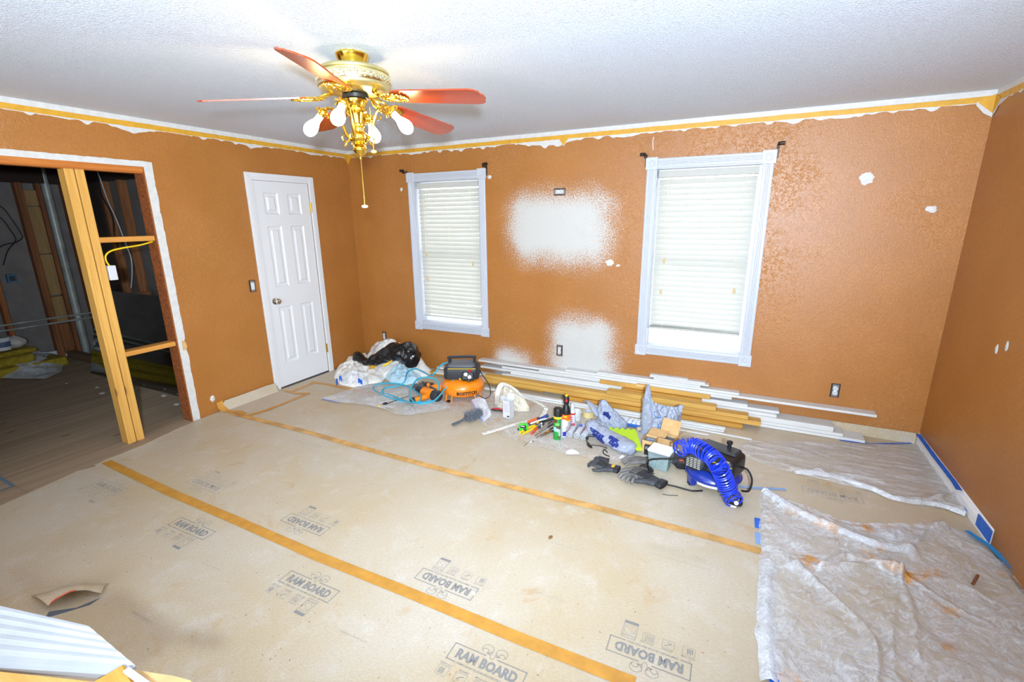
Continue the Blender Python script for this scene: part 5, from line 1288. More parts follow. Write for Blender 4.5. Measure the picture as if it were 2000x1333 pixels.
tool2('red_putty_knife', (1038, 851), (1052, 838), 'red handled putty knife under the yellow pliers', 'putty knife', [('handle', mat('orange_red', 'd94a22', .4), lambda L: MB().tube([(0, 0, .009), (L*.8, 0, .010)], .010, 8)), ('blade', M_steel, lambda L: MB().box((L*.8, -.02, .006), (L*1.6, .02, .008)))])
for i, (a, c, r, z) in enumerate((((1045, 855), (1080, 832), .005, .010), ((1047, 859), (1085, 836), .0045, .009), ((1053, 848), (1078, 828), .004, .016), ((1056, 857), (1086, 843), .005, .010))):
    tool2('steel_file', a, c, ['longest steel rod nearest the camera in the tool pile', 'steel rod beside the longest rod in the tool pile', 'slim steel rod lying on top in the tool pile', 'short steel rod at the right of the tool pile'][i], 'tool', [('shank', M_steel, rod(r, 0, .7, z)), ('grip', M_dark, rod(r*1.4, .68, 1., z))])
tool2('screwdriver', (1032, 830), (1052, 822), 'orange and black screwdriver grip behind the tape measure', 'screwdriver', [('grip', mat('orange_grip', 'e8622a', .4), rod(.014, 0, .75, .016)), ('tip_collar', M_dark, rod(.010, .75, 1.05, .016)), ('shaft', M_steel, rod(.0035, 1.0, 1.9, .016))])
tool2('chisel', (1055, 824), (1067, 818), 'dark blue handled tool behind the tool pile', 'tool', [('grip', mat('navy_grip', '22448e', .4), rod(.014, -.2, 1.2, .016)), ('shaft', M_dark, rod(.005, -1.2, -.2, .014))])
tool2('socket_wrench', (1058, 832), (1084, 824), 'dark pliers lying at the top right of the tool pile', 'wrench', [('shaft', M_dark, rod(.008, 0, 1.1, .022)), ('shaft', M_dark, rod(.007, .05, 1.0, .02, .02)), ('head', M_steel, lambda L: MB().lathe([(.014, 0), (.014, .018)], 12, T(0, 0, .012)))])
tool2('brass_fitting', (1064, 850), (1076, 845), 'brass connector in the tool pile beside the green spray can', 'fitting', [('barrel', M_brassd, rod(.007, 0, 1, .009)), ('nut', M_brassd, lambda L: MB().lathe([(.011, 0), (.011, .014)], 6, T(L*.4, 0, .009) @ RY(90)))])
c_ = at(1050, 838); tag(MB().lathe([(.007, 0), (.009, .012), (.005, .018)], 10).build('plastic_plug', M_yellow, None, True, (c_[0], c_[1], .05)), 'small yellow nub on the tool pile', 'cap')
q = MB(); q.tube(smooth_path([tuple(FL(*c_)[:2])+(.009,) for c_ in ((1023, 874), (1033, 866), (1036, 863), (1042, 864), (1040, 866), (1034, 866))], 4), .0022, 6); tag(q.build('bent_nail', M_steel, None, True), 'bent wire hook alone on the floor in front of the tools', 'hook')
# cans and bottles
def can(name, px, py, prof_parts, label, cat, rz=0, base=ZF):
    p_ = FL(px, py); e = thing(name, label, cat, (p_.x, p_.y, base), radians(rz))
    for nm, m, prof, *arc in prof_parts:
        MB().lathe(prof, 28, cap=not arc).build(nm, m, e, True, angle=35)
    return e
def wraplabel(par, r, z0, z1, a0, a1, m, nm='label_patch'):
    q = MB(); n = max(2, int((a1-a0)/8)); V = []; F = []
    for k in range(n+1):
        a = radians(a0+(a1-a0)*k/n); V += [(r*cos(a), r*sin(a), z0), (r*cos(a), r*sin(a), z1)]
        if k: F.append((2*k-2, 2*k, 2*k+1, 2*k-1))
    q.add(V, F); return q.build(nm, m, par, True)
def facing(px, py): p_ = FL(px, py); return math.degrees(atan2(CAM.y-p_.y, CAM.x-p_.x))
M_green = mat('green_label', '1f8a35', .35); M_silver = mat('silver_label', 'c4c8ca', .3, .3); M_ltblue = mat('sky_label', '9cc9e6', .4); M_brownl = mat('brown_label', '5a3c24', .5)
f_ = facing(1089, 861)
e = can('spray_can', 1089, 859, [('can_body', M_silver, [(.030, 0), (.033, .003), (.033, .200), (.030, .206)]), ('cap', M_black, [(.0335, .196), (.0335, .250), (.031, .256), (.001, .257)])], 'green labelled spray can with a black cap, front of the bottles', 'spray can')
wraplabel(e, .0334, .004, .195, f_-80, f_+38, M_green); wraplabel(e, .0336, .004, .196, f_-88-0, f_-80, M_black); wraplabel(e, .0337, .178, .194, f_-80, f_+45, M_yellow)
wraplabel(e, .0338, .145, .176, f_-60, f_-10, M_brownl); wraplabel(e, .0338, .075, .110, f_-78, f_+10, M_ltblue); wraplabel(e, .0339, .100, .122, f_-20, f_+36, M_brownl); wraplabel(e, .0340, .125, .145, f_-35, f_+20, mat('light_green', '6dbf5c', .4))
wraplabel(e, .0336, .004, .196, f_+38, f_+44, M_black); 
for k in range(7): wraplabel(e, .0336, .03+.022*k, .036+.022*k, f_+52, f_+92, mat('fine_grey', '8d9093', .5))
for k in range(4): wraplabel(e, .0341, .040+.014*k, .049+.014*k, f_+14-3*k, f_+34, M_dev)
wraplabel(e, .0340, .022, .036, f_-10, f_+18, M_brownl)
f_ = facing(1105, 842)
M_orl = mat('orange_label', 'e8691a', .4)
e = can('spray_bottle', 1105, 843, [('bottle_body', M_black, [(.034, 0), (.037, .004), (.037, .150), (.036, .170), (.028, .200), (.020, .222), (.017, .232)]), ('trigger_head', M_black, [(.018, .232), (.022, .236), (.024, .26), (.023, .285), (.018, .298), (.001, .300)])], 'black spray bottle with an orange label and yellow tip', 'spray bottle', base=ZF)
wraplabel(e, .0376, .015, .150, f_-85, f_+85, M_silver); wraplabel(e, .0378, .105, .152, f_-85, f_+85, M_orl); wraplabel(e, .0379, .128, .142, f_-40, f_+10, M_yellow); wraplabel(e, .0379, .095, .105, f_-80, f_+60, M_yellow); wraplabel(e, .0379, .03, .055, f_-70, f_-5, M_orl)
MB().lathe([(.012, .298), (.013, .306), (.008, .31), (.001, .311)], 14).build('nozzle_tip', M_yellow, e, True)
q = MB(); q.box((-.010, -.0, .255), (.010, .03, .28), RZ(f_-90), .004); q.build('red_trigger', M_red, e)
f_ = facing(1118, 836)
e = can('glue_bottle', 1117, 837, [('bottle_body', M_cart, [(.025, 0), (.027, .004), (.027, .140), (.02, .155), (.012, .162)]), ('cap', mat('grey_cap', 'c7c9cc', .4), [(.016, .160), (.014, .20), (.009, .215), (.001, .216)])], 'white bottle with red lettering behind the black spray bottle', 'bottle')
wraplabel(e, .0274, .122, .136, f_-70, f_+70, M_red)
for k in range(5): wraplabel(e, .0274, .02+.019*k, .032+.019*k, f_-30, f_+8, mat('pink_print', 'c0566a', .5))
f_ = facing(1102, 852)
e = can('white_jar', 1100, 854, [('jar_body', M_cart, [(.024, 0), (.026, .002), (.026, .085)]), ('lid', M_cart, [(.028, .083), (.028, .098), (.001, .099)])], 'small white jar with a dark blue label behind the green spray can', 'jar')
wraplabel(e, .0264, .012, .05, f_-10, f_+60, mat('indigo_label', '2d2a9a', .4))
q = MB(); q.lathe([(.033, 0), (.033, .003), (.001, .0035)], 24, T(.0, -.0, .115) @ RZ(f_) @ RY(82) @ T(0, 0, .022)); q.build('round_lid', M_dev, e, True)
# clear cup + tape roll
c_ = at(1126, 822); tag(MB().lathe([(.03, 0), (.034, .01), (.037, .09), (.035, .09), (.031, .012), (.001, .008)], 24).build('clear_cup', film('cup_film', 'eef2f2', .3, .5, .1, 10, .1), None, True, c_), 'clear plastic cup behind the caulk tubes', 'cup')
tr_ = thing('tape_roll', 'roll of clear packing tape beside the slumped grey bag', 'tape roll', at(1149, 815))
MB().lathe([(.040, 0), (.052, 0), (.052, .05), (.040, .05), (.040, 0)], 32, cap=False).build('tape_wound', mat('amber_tape', 'd8c288', .25, alpha=.9), tr_, True); MB().lathe([(.037, 0), (.0405, 0), (.0405, .0505), (.037, .0505), (.037, 0)], 32, cap=False).build('core', mat('grey_core', 'b4b6ba', .6), tr_, True)
q = MB(); q.lathe([(.036, .012), (.001, .014)], 20); q.build('core_film', mat('pale_film', 'cfd6dc', .3), tr_)
# caulk tubes
M_pinkr = mat('pink_red_label', 'c2405a', .4); M_bluel = mat('blue_spot_label', '2d62c0', .4)
cauls = [((1112, 856), (1126, 829), 'caulk tube at the left of the row, reddish label', M_pinkr), ((1126, 858), (1141, 831), 'caulk tube with a blue spot, second from the left in the row', M_bluel), ((1139, 861), (1156, 834), 'white caulk tube third in the row, partly under the grey bag', M_pinkr), ((1157, 846), (1166, 831), 'short white tube behind the lying grey bag, left of the last one', M_cart), ((1172, 845), (1178, 831), 'white tube behind the lying grey bag next to the lime case', M_cart)]
for i, (a, c, lbl, lm) in enumerate(cauls):
    p0_, an, L = dirn(a, c); L = max(.15, min(L, .20)); e = thing('caulk_tube', lbl, 'tube', (p0_[0], p0_[1], ZF), an)
    A = T(0, 0, .0255) @ RY(90)
    MB().lathe([(.0215, .012), (.0215, 0), (.0245, 0), (.0245, L), (.022, L+.004), (.008, L+.006)], 26, A, cap=False).build('tube_body', M_cart, e, True)
    MB().lathe([(.0215, .024), (.001, .0245)], 26, A).build('plunger', mat('grey_plunger', 'a4a4a6', .5), e, True)
    MB().lathe([(.009, L), (.007, L+.03), (.004, L+.055), (.003, L+.06)], 12, A).build('nozzle', M_dev, e, True)
    if lm is not M_cart:
        q = MB()
        for s0, s1, a0, a1 in ((.30, .95, 100, 150), (.55, .80, 160, 215)):
            q.lathe([(.0248, L*s0), (.0248, L*s1)], 8, A @ RZ(a0), cap=False, arc=radians(a1-a0))
        q.build('label_patch', lm, e, True); q = MB(); q.lathe([(.0248, L*.1), (.0248, L*.9)], 10, A @ RZ(200), cap=False, arc=radians(80)); q.build('label_patch', mat('pale_grey_label', 'c9ced6', .4), e, True)
# safety glasses
gp = FL(1146, 872); sg = thing('safety_glasses', 'dark safety glasses lying upside down in front of the grey bag', 'glasses', (gp.x, gp.y, ZF), radians(-62))
M_lens = mat('dark_lens', '2a2420', .1, alpha=.92)
for s_ in (-1, 1):
    def lens(u, v): a = radians(10+75*u); return (s_*.072*sin(a), -.035*cos(a)+.03, .012+.042*v*(1-.5*u))
    q = MB(); q.grid(lens, 10, 4); q.grid(lambda u, v: tuple(Vector(lens(u, v))*.985), 10, 4); q.build('lens', M_lens, sg, True)
    MB().tube(smooth_path([(s_*.071, .027, .04), (s_*.074, .09, .03), (s_*.066, .125, .014), (s_*.06, .14, .004)], 5), .0035, 6).build('temple', M_dark, sg, True)
MB().tube([(.074*sin(radians(t_)), -.036*cos(radians(t_))+.03, .054-.02*abs(t_)/85) for t_ in range(-85, 86, 10)], .003, 6).build('brow_bar', M_dark, sg, True)
# lime green jigsaw case / level pad, organiser
M_limec = mat('lime_plastic', 'b4d81c', .4)
LP = [FL(1183, 838), FL(1242, 845), FL(1246, 876), FL(1253, 878), FL(1230, 876), FL(1226, 862), FL(1210, 857), FL(1196, 858), FL(1185, 856)]
lcx, lcy = FL(1215, 858).x, FL(1215, 858).y
def zpoly(pxs, z): return [(FL(px, py, z).x-lcx, FL(px, py, z).y-lcy) for px, py in pxs]
top_px = [(1188, 838), (1242, 841), (1254, 876), (1237, 875), (1233, 863), (1224, 858), (1208, 853), (1178, 851)]
lc = thing('lime_case', 'lime green plastic case with a curved cut-out and toothed back edge', 'case', (lcx, lcy, ZF))
MB().prism(zpoly(top_px, .055), .030, .050).build('lid', M_limec, lc); MB().prism(zpoly([(1190, 839), (1240, 842), (1252, 877), (1238, 876), (1234, 865), (1224, 860), (1208, 855), (1180, 852)], .026), .0, .022).build('base', M_limec, lc); MB().prism([(x*.97, y*.97) for x, y in zpoly(top_px, .04)], .022, .030).build('seam', M_green, lc)
for k in range(5):
    p_ = FL(1193+11.2*k, 836.5+.9*k, .055); MB().box((-.012, -.008, .030), (.012, .016, .050), T(p_.x-lcx, p_.y-lcy, 0)).build('tooth', M_limec, lc)
og = thing('parts_organiser', 'clear parts organiser with a blue rim behind the lime case', 'organiser', (FL(1218, 829).x, FL(1218, 829).y, ZF), radians(-1))
MB().box((-.155, -.05, 0), (.155, .06, .03), b=.006).build('tray', mat('blue_rim', '2d5aa6', .4), og)
rnd = random.Random(2)
for k in range(8): MB().box((-.148+.037*k, -.045, .028), (-.115+.037*k, .055, .04), b=.004).build('compartment', mat('frosted_lid', 'cfd8e2', .2), og)
MB().box((-.05, -.056, .02), (.03, -.048, .036), b=.003).build('latch', mat('deep_blue', '1c46a0', .4), og)
q = MB()
for k in range(60): q.ball((rnd.uniform(-.14, .14), rnd.uniform(-.04, .05), .041), (.006, .004, .003), 6, 4)
o = q.build('screws_inside', M_dev, og); o['kind'] = 'stuff'
# wood scrap + blue box + black nail boxes + cardboard box
c_ = at(1252, 846); tag(MB().box((-.035, -.012, 0), (.035, .012, .022), RY(-12), .002).build('wood_offcut', mat('grey_wood', 'b3a294', .7), None, loc=(c_[0], c_[1], .03), rz=radians(25)), 'greyish wood offcut at the corner of the lime case', 'wood block')
e = boxed('blue_box', 1282, 848, .10, .07, .055, -6, 'blue carton behind the open brown box', mat('blue_carton', '1c2fb0', .4))
MB().box((-.05, -.035, .0545), (.05, .035, .056)).build('lid', MATS['blue_carton'], e); q = MB().join(text_mb('KX', .034, .001), T(.022, 0, .0568) @ RZ(60)); MB().box((-.035, -.03, .0562), (-.02, .025, .0568)).build('white_stripe', M_dev, e); MB().box((.01, -.025, .0562), (.025, .02, .0568), RZ(20)).build('white_stripe', M_dev, e)
e = boxed('brown_box', 1268, 882, .085, .11, .10, -4, 'open narrow brown box of black nails in front of the lime case', M_card)
MB().box((-.0395, -.052, .004), (.0395, .052, .055)).build('black_boxes', M_black, e); MB().box((-.036, -.0, .055), (.036, .05, .085), b=.004).build('grey_pack', mat('slate_pack', '5d6877', .4), e)
for k in range(3): MB().box((-.022+.016*k, .012, .0855), (-.012+.016*k, .02, .0862)).build('white_mark', M_dev, e)
MB().box((.015, -.053, .062), (.034, -.05, .072)).build('red_mark', mat('pinkish', 'd88', .5) if False else M_red, e); MB().box((-.038, -.054, .058), (.038, -.05, .075)).build('black_front', M_dark, e)
e2 = thing('nail_carton', 'small black carton standing in front of the brown box', 'box', at(1266, 889)); MB().box((-.028, -.02, 0), (.028, .02, .075), b=.002).build('carton', M_black, e2); MB().box((-.022, -.0208, .045), (.02, -.0195, .068)).build('grey_label', mat('slate', '777c84', .5), e2)
e = thing('cardboard_box', 'opened tan cardboard box with raised flaps behind the white tub', 'box', at(1300, 872), radians(-14)); q = MB()
for lo, hi in (((-.075, -.05, 0), (.075, -.046, .075)), ((-.075, .046, 0), (.075, .05, .075)), ((-.075, -.05, 0), (-.071, .05, .075)), ((.071, -.05, 0), (.075, .05, .075)), ((-.075, -.05, 0), (.075, .05, .004))): q.box(lo, hi)
q.build('carton', M_card, e)
MB().box((-.075, 0, 0), (.06, .09, .003), T(-.05, -.05, .078) @ RX(12) @ RZ(6)).build('flap', M_card, e); MB().box((-.07, 0, 0), (.07, .11, .003), T(.0, .05, .076) @ RX(62)).build('flap', M_card, e)
MB().box((0, -.05, 0), (.09, .05, .003), T(.072, 0, .076) @ RY(-48)).build('flap', M_card, e); MB().box((-.068, -.04, .03), (.066, .04, .055)).build('dark_contents', mat('slate_blue', '4d5a6a', .4), e)
# white tub of teal screws
tb_ = thing('screw_tub', 'clear tub of teal screws with a white lid', 'tub', at(1289, 914), radians(-10))
def taper(b, w0, d0, w1, d1, z0, z1, M=None):
    V = [(sx*w0, sy*d0, z0) for sx, sy in ((-1, -1), (1, -1), (1, 1), (-1, 1))]+[(sx*w1, sy*d1, z1) for sx, sy in ((-1, -1), (1, -1), (1, 1), (-1, 1))]
    return b.add(V, [(3, 2, 1, 0), (4, 5, 6, 7), (0, 1, 5, 4), (1, 2, 6, 5), (2, 3, 7, 6), (3, 0, 4, 7)], M)
mt = bpy.data.materials.new('teal_screws'); mt.use_nodes = True; t = NT(mt); v_ = t.coord()
t.link(t.mix(t.ramp(t.voro(v_, 160), .1, .6), '86b0a8', '4a6f6c'), t.b.inputs['Base Color']); t.b.inputs['Roughness'].default_value = .3; t.bump(t.voro(v_, 160), .8, .006)
q = MB(); taper(q, .058, .045, .068, .053, 0, .10); q.build('screws', mt, tb_)
q = MB(); taper(q, .0595, .0465, .073, .058, 0, .128); q.build('tub_wall', mat('frosty_tub', 'dfe9ea', .2, alpha=.22), tb_)
MB().box((-.078, -.062, .122), (.078, .062, .142), b=.007).build('lid', mat('white_lid', 'e6eeee', .35), tb_); MB().box((-.066, -.05, .141), (.066, .05, .146), b=.004).build('lid_top', MATS['white_lid'], tb_)
# paper scrap
for px, py, w_, lbl, rz in ((1118, 888, .10, 'torn pale paper curl on the floor in front of the caulk tubes', 20), (1215, 898, .05, 'tiny white paper corner behind the gloves', -10)):
    c_ = at(px, py); q = MB(); q.grid(lambda u, v: (w_*(u-.5), w_*.5*(v-.5)*(1-.5*u), .004+.02*sin(pi*u)*v), 10, 6); tag(q.build('paper_scrap', M_cart, None, True, c_, radians(rz)), lbl, 'paper')
c_ = FL(1310, 970); q = MB().tube(smooth_path([(-.05, -.005, .003), (-.01, 0, .003), (.02, .012, .004), (.04, .02, .003)], 4), .002, 5); tag(q.build('wire_bit', M_dark, None, True, (c_.x, c_.y, ZB)), 'tiny dark wire bit on the board in front of the gloves', 'wire')
# ------------------------------------------------------------------ work gloves
M_glove = mat('grey_work_glove', '3a3b3e', .7, bump=.5, bscale=70, bdist=.004, var=.3, vscale=18); M_glv2 = mat('worn_grey_glove', '6a6663', .7, bump=.5, bscale=70, bdist=.004, var=.35, vscale=14)
M_gpad = mat('black_glove_rubber', '212226', .5)
def glove(px, py, ang, label, flip=1, curl=.25, m=M_glove, sc=1., badge=None, z=.012, pads=True, spread=1.):
    g = thing('work_glove', label, 'glove', at(px, py), radians(ang), 'work gloves')
    me = bpy.data.meshes.new('glove_shell'); V = []; E = []; R_ = []
    def add(p, r): V.append((p[0], p[1]*flip, p[2])); R_.append(r); return len(V)-1
    w0 = add((-.115, 0, .018), (.048, .018)); w1 = add((-.075, 0, .018), (.042, .019)); c0_ = add((-.03, 0, .022), (.050, .022)); c1_ = add((.02, 0, .022), (.050, .020)); E += [(w0, w1), (w1, c0_), (c0_, c1_)]
    for k, (y, L, sp) in enumerate(((.036, .078, 10), (.012, .090, 3), (-.013, .084, -4), (-.036, .066, -12))):
        a = radians(sp*spread); kx = .038
        p_ = [(kx, y, .022)]
        for s_, dzz in ((.5, .006), (.8, -.002-curl*.02), (1.0, -.012-curl*.02)): p_.append((kx+L*s_*cos(a)*(1-curl*.25*s_), y+L*s_*sin(a), max(.010, .022+dzz)))
        ii = [add(q_, r) for q_, r in zip(p_, ((.0118, .0118), (.011, .011), (.0105, .0105), (.009, .009)))]
        E.append((c1_, ii[0])); E += [(ii[j], ii[j+1]) for j in range(3)]
    tt = [(-.035, .05, .018), (-.005, .078, .016), (.03, .088, .014), (.048, .088, .013)]
    ii = [add(q_, r) for q_, r in zip(tt, ((.02, .016), (.017, .014), (.014, .013), (.011, .011)))]; E.append((c0_, ii[0])); E += [(ii[j], ii[j+1]) for j in range(3)]
    V = [(x*sc, y*sc, zz*sc) for x, y, zz in V]
    me.from_pydata(V, E, []); o = bpy.data.objects.new('shell', me); COL.objects.link(o); o.parent = g; me.materials.append(m)
    sk = o.modifiers.new('skin', 'SKIN'); sk.use_smooth_shade = True
    for i, r in enumerate(R_):
        d_ = me.skin_vertices[0].data[i]; d_.radius = (r[0]*sc, r[1]*sc) if False else (r[1]*sc if i >= 4 else r[0]*sc, r[1]*sc); d_.use_root = (i == 1)
    sb = o.modifiers.new('sub', 'SUBSURF'); sb.levels = sb.render_levels = 2
    ca = MB(); ca.lathe([(.046, 0), (.050, .004), (.048, .034), (.044, .036)], 24, Matrix.Scale(sc, 4) @ T(-.135, 0, .021) @ RY(90) @ Matrix.Diagonal((.44, 1, 1, 1)), cap=False); ca.lathe([(.044, 0), (.001, .0)], 24, Matrix.Scale(sc, 4) @ T(-.13, 0, .021) @ RY(90) @ Matrix.Diagonal((.42, 1, 1, 1)), cap=False)
    ca.build('cuff', M_gpad, g, True)
    if pads:
        for k, y in enumerate((.034, .012, -.011, -.033)):
            MB().box((-.012, -.008, 0), (.032, .008, .007), Matrix.Scale(sc, 4) @ T(.0, y*flip, .038) @ RY(4), .003).build('knuckle_pad', M_gpad, g)
            MB().box((-.045, -.007, 0), (-.018, .007, .006), Matrix.Scale(sc, 4) @ T(.0, y*flip, .040), .003).build('knuckle_pad', M_gpad, g)
    if badge: MB().box((-.105, -.018, .036), (-.075, .012, .0405), Matrix.Scale(sc, 4), .001).build('badge', badge, g)
    return g
M_badge = mat('yellow_badge', 'e0b01e', .5)
G = 1.02
def glove_px(cuff, tip, label, flip, curl, m, badge=None, z=.012, pads=True, spread=1.):
    a, b_ = FL(*cuff), FL(*tip); d_ = b_-a; sc = d_.length/.262; c_ = a+d_*(.137/.262)
    g = glove(0, 0, math.degrees(atan2(d_.y, d_.x)), label, flip, curl, m, sc, badge, pads=pads, spread=spread); g.location = (c_.x, c_.y, z); return g
glove_px((1190, 903), (1158, 899), 'black work glove half hidden behind the badged one', -1, .6, M_glove, pads=False, z=.006)
glove_px((1209, 929), (1146, 912), 'black work glove at the left with a yellow cuff badge', 1, .6, M_glove, M_badge, z=.022)
glove_px((1272, 907), (1211, 909), 'worn grey glove palm up, at the back near the white tub', -1, .4, M_glv2, pads=False, spread=.8)
glove_px((1266, 924), (1214, 948), 'worn grey glove with fingers towards the camera, middle of the pile', -1, .5, M_glv2, pads=False, z=.016, spread=1.2)
glove_px((1296, 960), (1226, 926), 'grey work glove at the right front with an open cuff', 1, .5, M_glove, z=.020, spread=.8)
glove_px((1334, 921), (1308, 884), 'black glove with a red wrist band between the tub and the blue compressor', 1, .6, M_glove, M_red, pads=False)
q = MB(); q.tube(smooth_path([tuple(FL(*c_)[:2])+(z_,) for c_, z_ in (((1186, 897), .05), ((1180, 893), .06), ((1178, 900), .055), ((1190, 905), .05))], 5), .004, 6); tag(q.build('glove_loop', M_black, None, True), 'small black loop tag sticking up behind the badged glove', 'loop')

# ------------------------------------------------------------------ blue pancake compressor with coiled hose
p = FL(1391, 945); bc = thing('air_compressor', 'blue pancake air compressor with black shroud under a coiled blue hose', 'air compressor', (p.x, p.y+.0, .002))
M_be = mat('blue_enamel', '16308c', .28, coat=.5); M_bh = mat('blue_coil_hose', '1336c8', .25, coat=.4)
TB2 = .165
MB().lathe([(.001, .028), (.09, .029), (.135, .040), (.158, .060), (TB2, .078), (.158, .098), (.135, .116), (.09, .128), (.001, .13)], 44).build('tank', M_be, bc, True)
MB().lathe([(TB2, .074), (TB2+.005, .076), (TB2+.005, .082), (TB2, .084)], 44, cap=False).build('weld_seam', M_be, bc, True)
cdeg2 = math.degrees(atan2(CAM.y-p.y, CAM.x-p.x))
for k in range(3):
    a = cdeg2-62+120*k; f_ = MB().box((.12, -.03, .004), (.155, .03, .07), RZ(a), .004).build('foot_bracket', M_be, bc); MB().box((.13, -.02, 0), (.16, .02, .012), RZ(a), .003).build('rubber_foot', M_rubber, f_)
q = MB(); V = []; F = []
n = 16
for k in range(n+1):
    a = radians(cdeg2-32+66*k/n); V += [(.162*cos(a), .162*sin(a), .052), (.1665*cos(a), .1665*sin(a), .070)]
    if k: F.append((2*k-2, 2*k, 2*k+1, 2*k-1))
q.add(V, F); q.build('white_label', M_dev, bc)
A = RZ(cdeg2+90-22); sh = MB(); A = A @ T(0, 0, -.03); rbox(sh, .155, .105, .155, .27, .035, A, .84); so = sh.build('motor_shroud', M_black, bc, True, angle=50)
# rounded intake hood at the left with a slotted grille
hd = MB(); hd.lathe([(.001, -.07), (.062, -.066), (.068, -.055), (.068, .05), (.06, .06), (.001, .064)], 28, A @ T(-.080, -.062, .196) @ RX(90)); hd.build('intake_hood', M_dark, so, True, angle=50)
for r_ in range(6):
    for c_ in range(4): MB().box((-.124+.024*c_, -.131, .163+.012*r_), (-.106+.024*c_, -.1255, .168+.012*r_), A @ T(0, .0, 0)).build('grille_slot', mat('pale_slot', 'a9a59a', .6), so)
MB().box((.0, -.118, .165), (.13, -.09, .20), A, .01).build('control_shelf', M_dark, so); 
MB().box((-.10, -.02, .262), (.13, .09, .285), A, .012).build('top_cover', M_dark, so); MB().box((.02, -.112, .236), (.15, -.106, .242), A).build('yellow_line', MATS['dull_yellow'], so); MB().box((.10, -.112, .25), (.135, -.100, .272), A, .003).build('chrome_valve', M_chrome, so)
MB().lathe([(.012, 0), (.012, .03), (.018, .034), (.018, .05), (.008, .056)], 14, A @ T(.06, .05, .28)).build('pressure_knob', M_black, so, True)
q = MB().tube(smooth_path([(.15, .02, .20), (.20, .0, .21), (.235, -.01, .16), (.23, -.02, .09), (.19, -.02, .07)], 6), .006, 8, A); q.build('side_handle', M_black, bc, True)
# coiled hose: helix along a path over the compressor
LB = Vector((p.x, p.y, 0))
pathp = [FL(*c_) for c_ in ((1325, 881, .235), (1338, 872, .255), (1357, 872, .27), (1376, 883, .28), (1392, 895, .27), (1403, 911, .26), (1411, 928, .20), (1418, 947, .13), (1426, 966, .075), (1436, 982, .053))]
ctr = smooth_path([tuple(v) for v in pathp], 30)
Lc = [0]
for a, b_ in zip(ctr, ctr[1:]): Lc.append(Lc[-1]+(b_-a).length)
turns, per, R0 = 29, 22, .049
hp2 = []; u = None
N_ = turns*per
def at_len(s):
    for i in range(len(Lc)-1):
        if Lc[i+1] >= s: 
            k = (s-Lc[i])/(Lc[i+1]-Lc[i]+1e-9); return ctr[i].lerp(ctr[i+1], k), (ctr[min(i+3, len(ctr)-1)]-ctr[max(i-2, 0)]).normalized()
    return ctr[-1], (ctr[-1]-ctr[-3]).normalized()
for i in range(N_+1):
    f = i/N_; pnt, tg = at_len(Lc[-1]*f)
    if u is None: u = tg.orthogonal().normalized()
    u = (u-tg*u.dot(tg)).normalized(); w_ = tg.cross(u); a = 2*pi*i/per
    q_ = pnt+u*(R0*cos(a))+w_*(R0*sin(a)); q_.z = max(q_.z, .012); hp2.append(q_)
ho = thing('coil_hose', 'bright blue coiled air hose draped over the blue compressor to the floor', 'hose', tuple(LB))
q = MB().tube([tuple(v-LB) for v in hp2], .0054, 7); q.build('coil', M_bh, ho, True)
e0, e1 = hp2[-1]-LB, FL(1446, 972, .03)-LB
q = MB().tube(smooth_path([tuple(e0), tuple(FL(1445, 988, .012)-LB), tuple(FL(1448, 978, .015)-LB), tuple(FL(1444, 964, .03)-LB)], 5), .0075, 8); q.build('hose_tail', M_black, ho, True)
a_ = FL(1430, 989, .012)-LB; MB().box((-.022, -.006, -.006), (.022, .006, .006), T(*a_), .002).build('white_sleeve', M_dev, ho)
MB().lathe([(.012, -.02), (.012, .02)], 12, T(*(FL(1438, 982, .045)-LB)) @ RX(70)).build('coupler', M_steel, ho, True)
# power cable
cp = [tuple(FL(*c_)) for c_ in ((1352, 888, .24), (1340, 893, .22), (1318, 897, .19), (1290, 897, .165), (1270, 899, .16), (1265, 906, .12), (1268, 920, .05), (1278, 934, .012), (1292, 944, .010), (1320, 951, .010), (1350, 959, .010), (1372, 959, .010))]
tag(MB().tube(smooth_path(cp, 8), .0052, 8).build('power_cable', M_rubber, None, True), 'black cable looping from the blue compressor over the white tub', 'cable')

